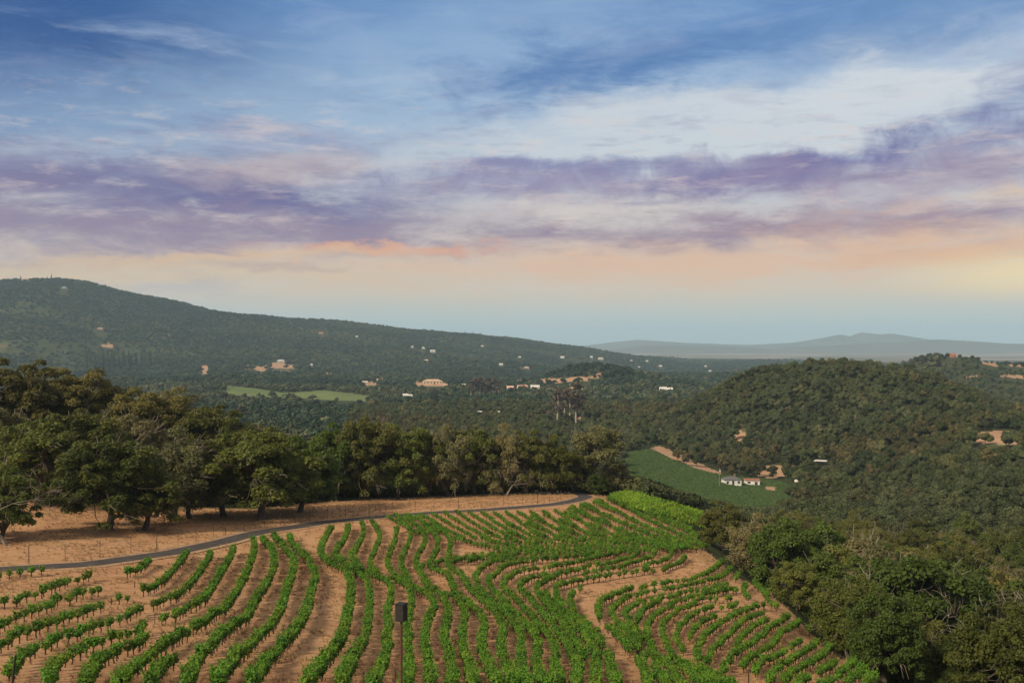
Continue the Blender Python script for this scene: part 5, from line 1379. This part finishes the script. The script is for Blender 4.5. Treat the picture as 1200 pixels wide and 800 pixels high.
Yb = 37.0
p = on_ground(470.5, Yb); e = empty('nest_box', p, 0.0)
zt = (HZ-707)/F*Yb-p[2]; zb = (HZ-726.5)/F*Yb-p[2]
b = MB(); b.tube([(0,0,-0.5),(0.0,0,zb*0.5),(0.0,0,zb+0.1)], 0.045, 8); b.obj('pole', [M['rust']], e)
bx_ = MB(); hb_ = zt-zb
bx_.box((0, 0, zb+hb_/2), (0.33, 0.34, hb_), 0, -0.42); bo = bx_.obj('box', [M['darkbox']], e)
b = MB(); b.box((0, 0, zt+0.012), (0.37, 0.38, 0.03), 0, -0.42); b.obj('roof', [M['darkbox']], bo)
b = MB(); b.tube([(0.0,0.0,zb-0.05),(0.0,0.0,zb+0.0)], 0.07, 8); b.obj('bracket', [M['rust']], e)
prop(e, 'tall black nest box on a rusty steel pole among the near vines', 'nest box')
def stake(px, Y, top_py, lean, r_, lab, m_='bark'):
    p = on_ground(px, Y); h = max((HZ-top_py)/F*Y-p[2], 0.7); e = MB()
    e.tube([(0,0,-0.4),(lean*0.5*h,0,h*0.5),(lean*h,0,h)], [r_, r_, r_*0.9], 6)
    o = e.obj('stake', [M[m_]]); o.location = p; prop(o, lab, 'stake')
stake(462, 37.5, 783, 0.02, 0.03, 'short dark stake close beside the nest box pole', 'rust')
stake(12.5, 52, 767, 0.11, 0.06, 'leaning dark post at the bottom corner of the vineyard', 'darkbox')
stake(877, 71, 787, 0.0, 0.045, 'dark stake in the thicket of vines at the bottom edge', 'darkbox')
stake(181.5, 92, 727, 0.03, 0.035, 'bare thin stake at the end of the sixth vine row', 'bark')
stake(131, 101, 704, -0.05, 0.06, 'dead vine stump in the gap of the fourth row', 'vinewood')
stake(158, 111, 690, 0.04, 0.05, 'dead vine stump just below the short lone row', 'vinewood')

# ------------------------------------------------------------------ tall trees of the valley
def tall_tree(seed, H=30.0, conifer=False):
    r = np.random.default_rng(seed); tb = MB(); cs, ns, sz = [], [], []
    if conifer:
        tb.tube([(0,0,-1),(0,0,H*0.5),(0,0,H)], [0.5,0.3,0.05], 6)
        n = 420; f = r.uniform(0, 1, n)**0.75; an = r.uniform(0, 6.28, n); rad_ = (1-f)*H*0.17*r.uniform(0.5, 1.1, n)+0.15
        cs.append(np.stack([np.cos(an)*rad_, np.sin(an)*rad_, H*0.1+f*H*0.9-rad_*0.25], 1)); ns.append(np.stack([np.cos(an), np.sin(an), np.full(n, 0.8)], 1)+r.normal(0, 0.4, (n,3))); sz.append(r.uniform(1.0, 2.2, n)*(1.1-0.5*f))
    else:
        lx = r.normal(0, 0.8, 2)
        tb.tube([(0,0,-1),(lx[0]*0.3,lx[1]*0.3,H*0.35),(lx[0],lx[1],H*0.7),(lx[0]*1.2,lx[1]*1.2,H*0.92)], [0.75,0.6,0.35,0.12], 7)
        for k in range(13):
            z = H*r.uniform(0.42, 1.0); an = r.uniform(0, 6.28); o = H*0.15*r.uniform(0.3, 1.0)*(1.15-z/H)*2.2
            c = np.array([lx[0]+math.cos(an)*o, lx[1]+math.sin(an)*o, z])
            tb.tube([np.array([lx[0]*0.9, lx[1]*0.9, z*0.86]), (c+np.array([lx[0], lx[1], z*0.9]))/2, c], [0.2, 0.14, 0.05], 4)
            n = 46; dd = sph(n, r); cs.append(c+dd*np.array([1, 1, 0.8])*H*0.075*r.uniform(0.5, 1.1, (n,1))); ns.append(dd+r.normal(0, 0.5, (n,3))); sz.append(r.uniform(0.7, 1.7, n))
    V_, q_ = cards(np.concatenate(cs), np.concatenate(ns), np.concatenate(sz), r)
    return tb.mesh('trunk', [M['bark'] if conifer else M['eucbark']]), mesh_np('crown', V_, q_, None, [M['conifer' if conifer else 'euc']], None, {'tint': r.uniform(0, 1, len(q_))})
EUC = [tall_tree(500+i) for i in range(4)]; CON = [tall_tree(520+i, 26, True) for i in range(3)]
def tall(kinds, i, px, py, y0, y1, h_px, lab, group, name):
    p = ground_at(px, py, 0, y0, y1); k = kinds[i % len(kinds)]; base = 30.0 if kinds is EUC else 26.0
    s = h_px/F*p[1]/base; e = empty(name, p-np.array([0, 0, 0.3]), i*1.7, (s, s, s))
    link(bpy.data.objects.new('trunk', k[0]), e); link(bpy.data.objects.new('crown', k[1]), e); prop(e, lab, 'tree', group)
ge = 'tall eucalyptus in the valley'
for i, (px, py, hp, lb) in enumerate([(653,506,50,'brownish eucalyptus with a forked pale trunk at the edge of the nearer stand'),(668,500,56,'tallest eucalyptus of the nearer stand, straight white trunk'),(675,500,53,'straight eucalyptus close beside the tallest one'),(682,498,40,'short eucalyptus with the whitest trunk in the nearer stand'),(661,500,44,'slim eucalyptus inside the nearer stand')]):
    tall(EUC, i, px, py, 700, 1500, hp, lb, ge, 'eucalyptus_tree')
for i, px in enumerate((552,557,562,567,572,578,584)):
    tall(EUC, i+2, px, 470, 1000, 2200, 28-3*(i in (0, 6))+2*(i % 2), 'reddish eucalyptus in the farther valley clump', 'farther eucalyptus clump', 'eucalyptus_tree')
for i, px in enumerate(range(100, 176, 5)):
    tall(CON, i, px+random.uniform(-1.5, 1.5), 431+random.uniform(-1, 2), 1900, 3300, random.uniform(15, 24), 'dark conifer in the plantation below the wooded mountainside', 'conifer plantation', 'conifer_tree')
for i, (px, py, y0, y1, hp, lb) in enumerate([(24,328,3500,4700,6,'dark conifer beside the ridge top mansion'),(60,325,3600,4700,7,'conifer topping the highest point of the ridge'),(55,325,3600,4700,5,'smaller conifer on the highest point of the ridge'),
        (223,363,3500,4900,5,'conifer on the shoulder of the ridge'),(534,389,3600,5200,4,'first spire on the ridge crest toward the bay'),(545,390,3600,5200,5,'second spire on the ridge crest toward the bay'),(554,391,3600,5200,5,'third spire on the ridge crest toward the bay'),(563,392,3600,5200,5,'fourth spire on the ridge crest toward the bay')]):
    tall(CON, i, px, py, y0, y1, hp, lb, None, 'conifer_tree')
for i, (px, H, lb) in enumerate([(1104,8,'round tree on the valley side of the red hilltop house'),(1111,9,'tree just behind the red hilltop house'),(1125,8,'tree at the gable of the red hilltop house'),(1140,9,'broad dark tree along the hilltop past the red house'),(1147,8,'smaller tree beside the broad hilltop tree'),(1088,7,'tree on the hill brow far below the red house'),(1162,6,'low tree down the hilltop path'),(1079,9,'thin dark tree at the gap between the two hills')]):
    Yt = 1705+ (30 if 'behind' in lb else -6)
    e = empty('hilltop_tree', on_ground(px, Yt), i*1.3, (H/10*1.1, H/10*1.1, H/10)); o = link(bpy.data.objects.new('crown', WOOD_M[i % 4]), e); prop(e, lb, 'tree')
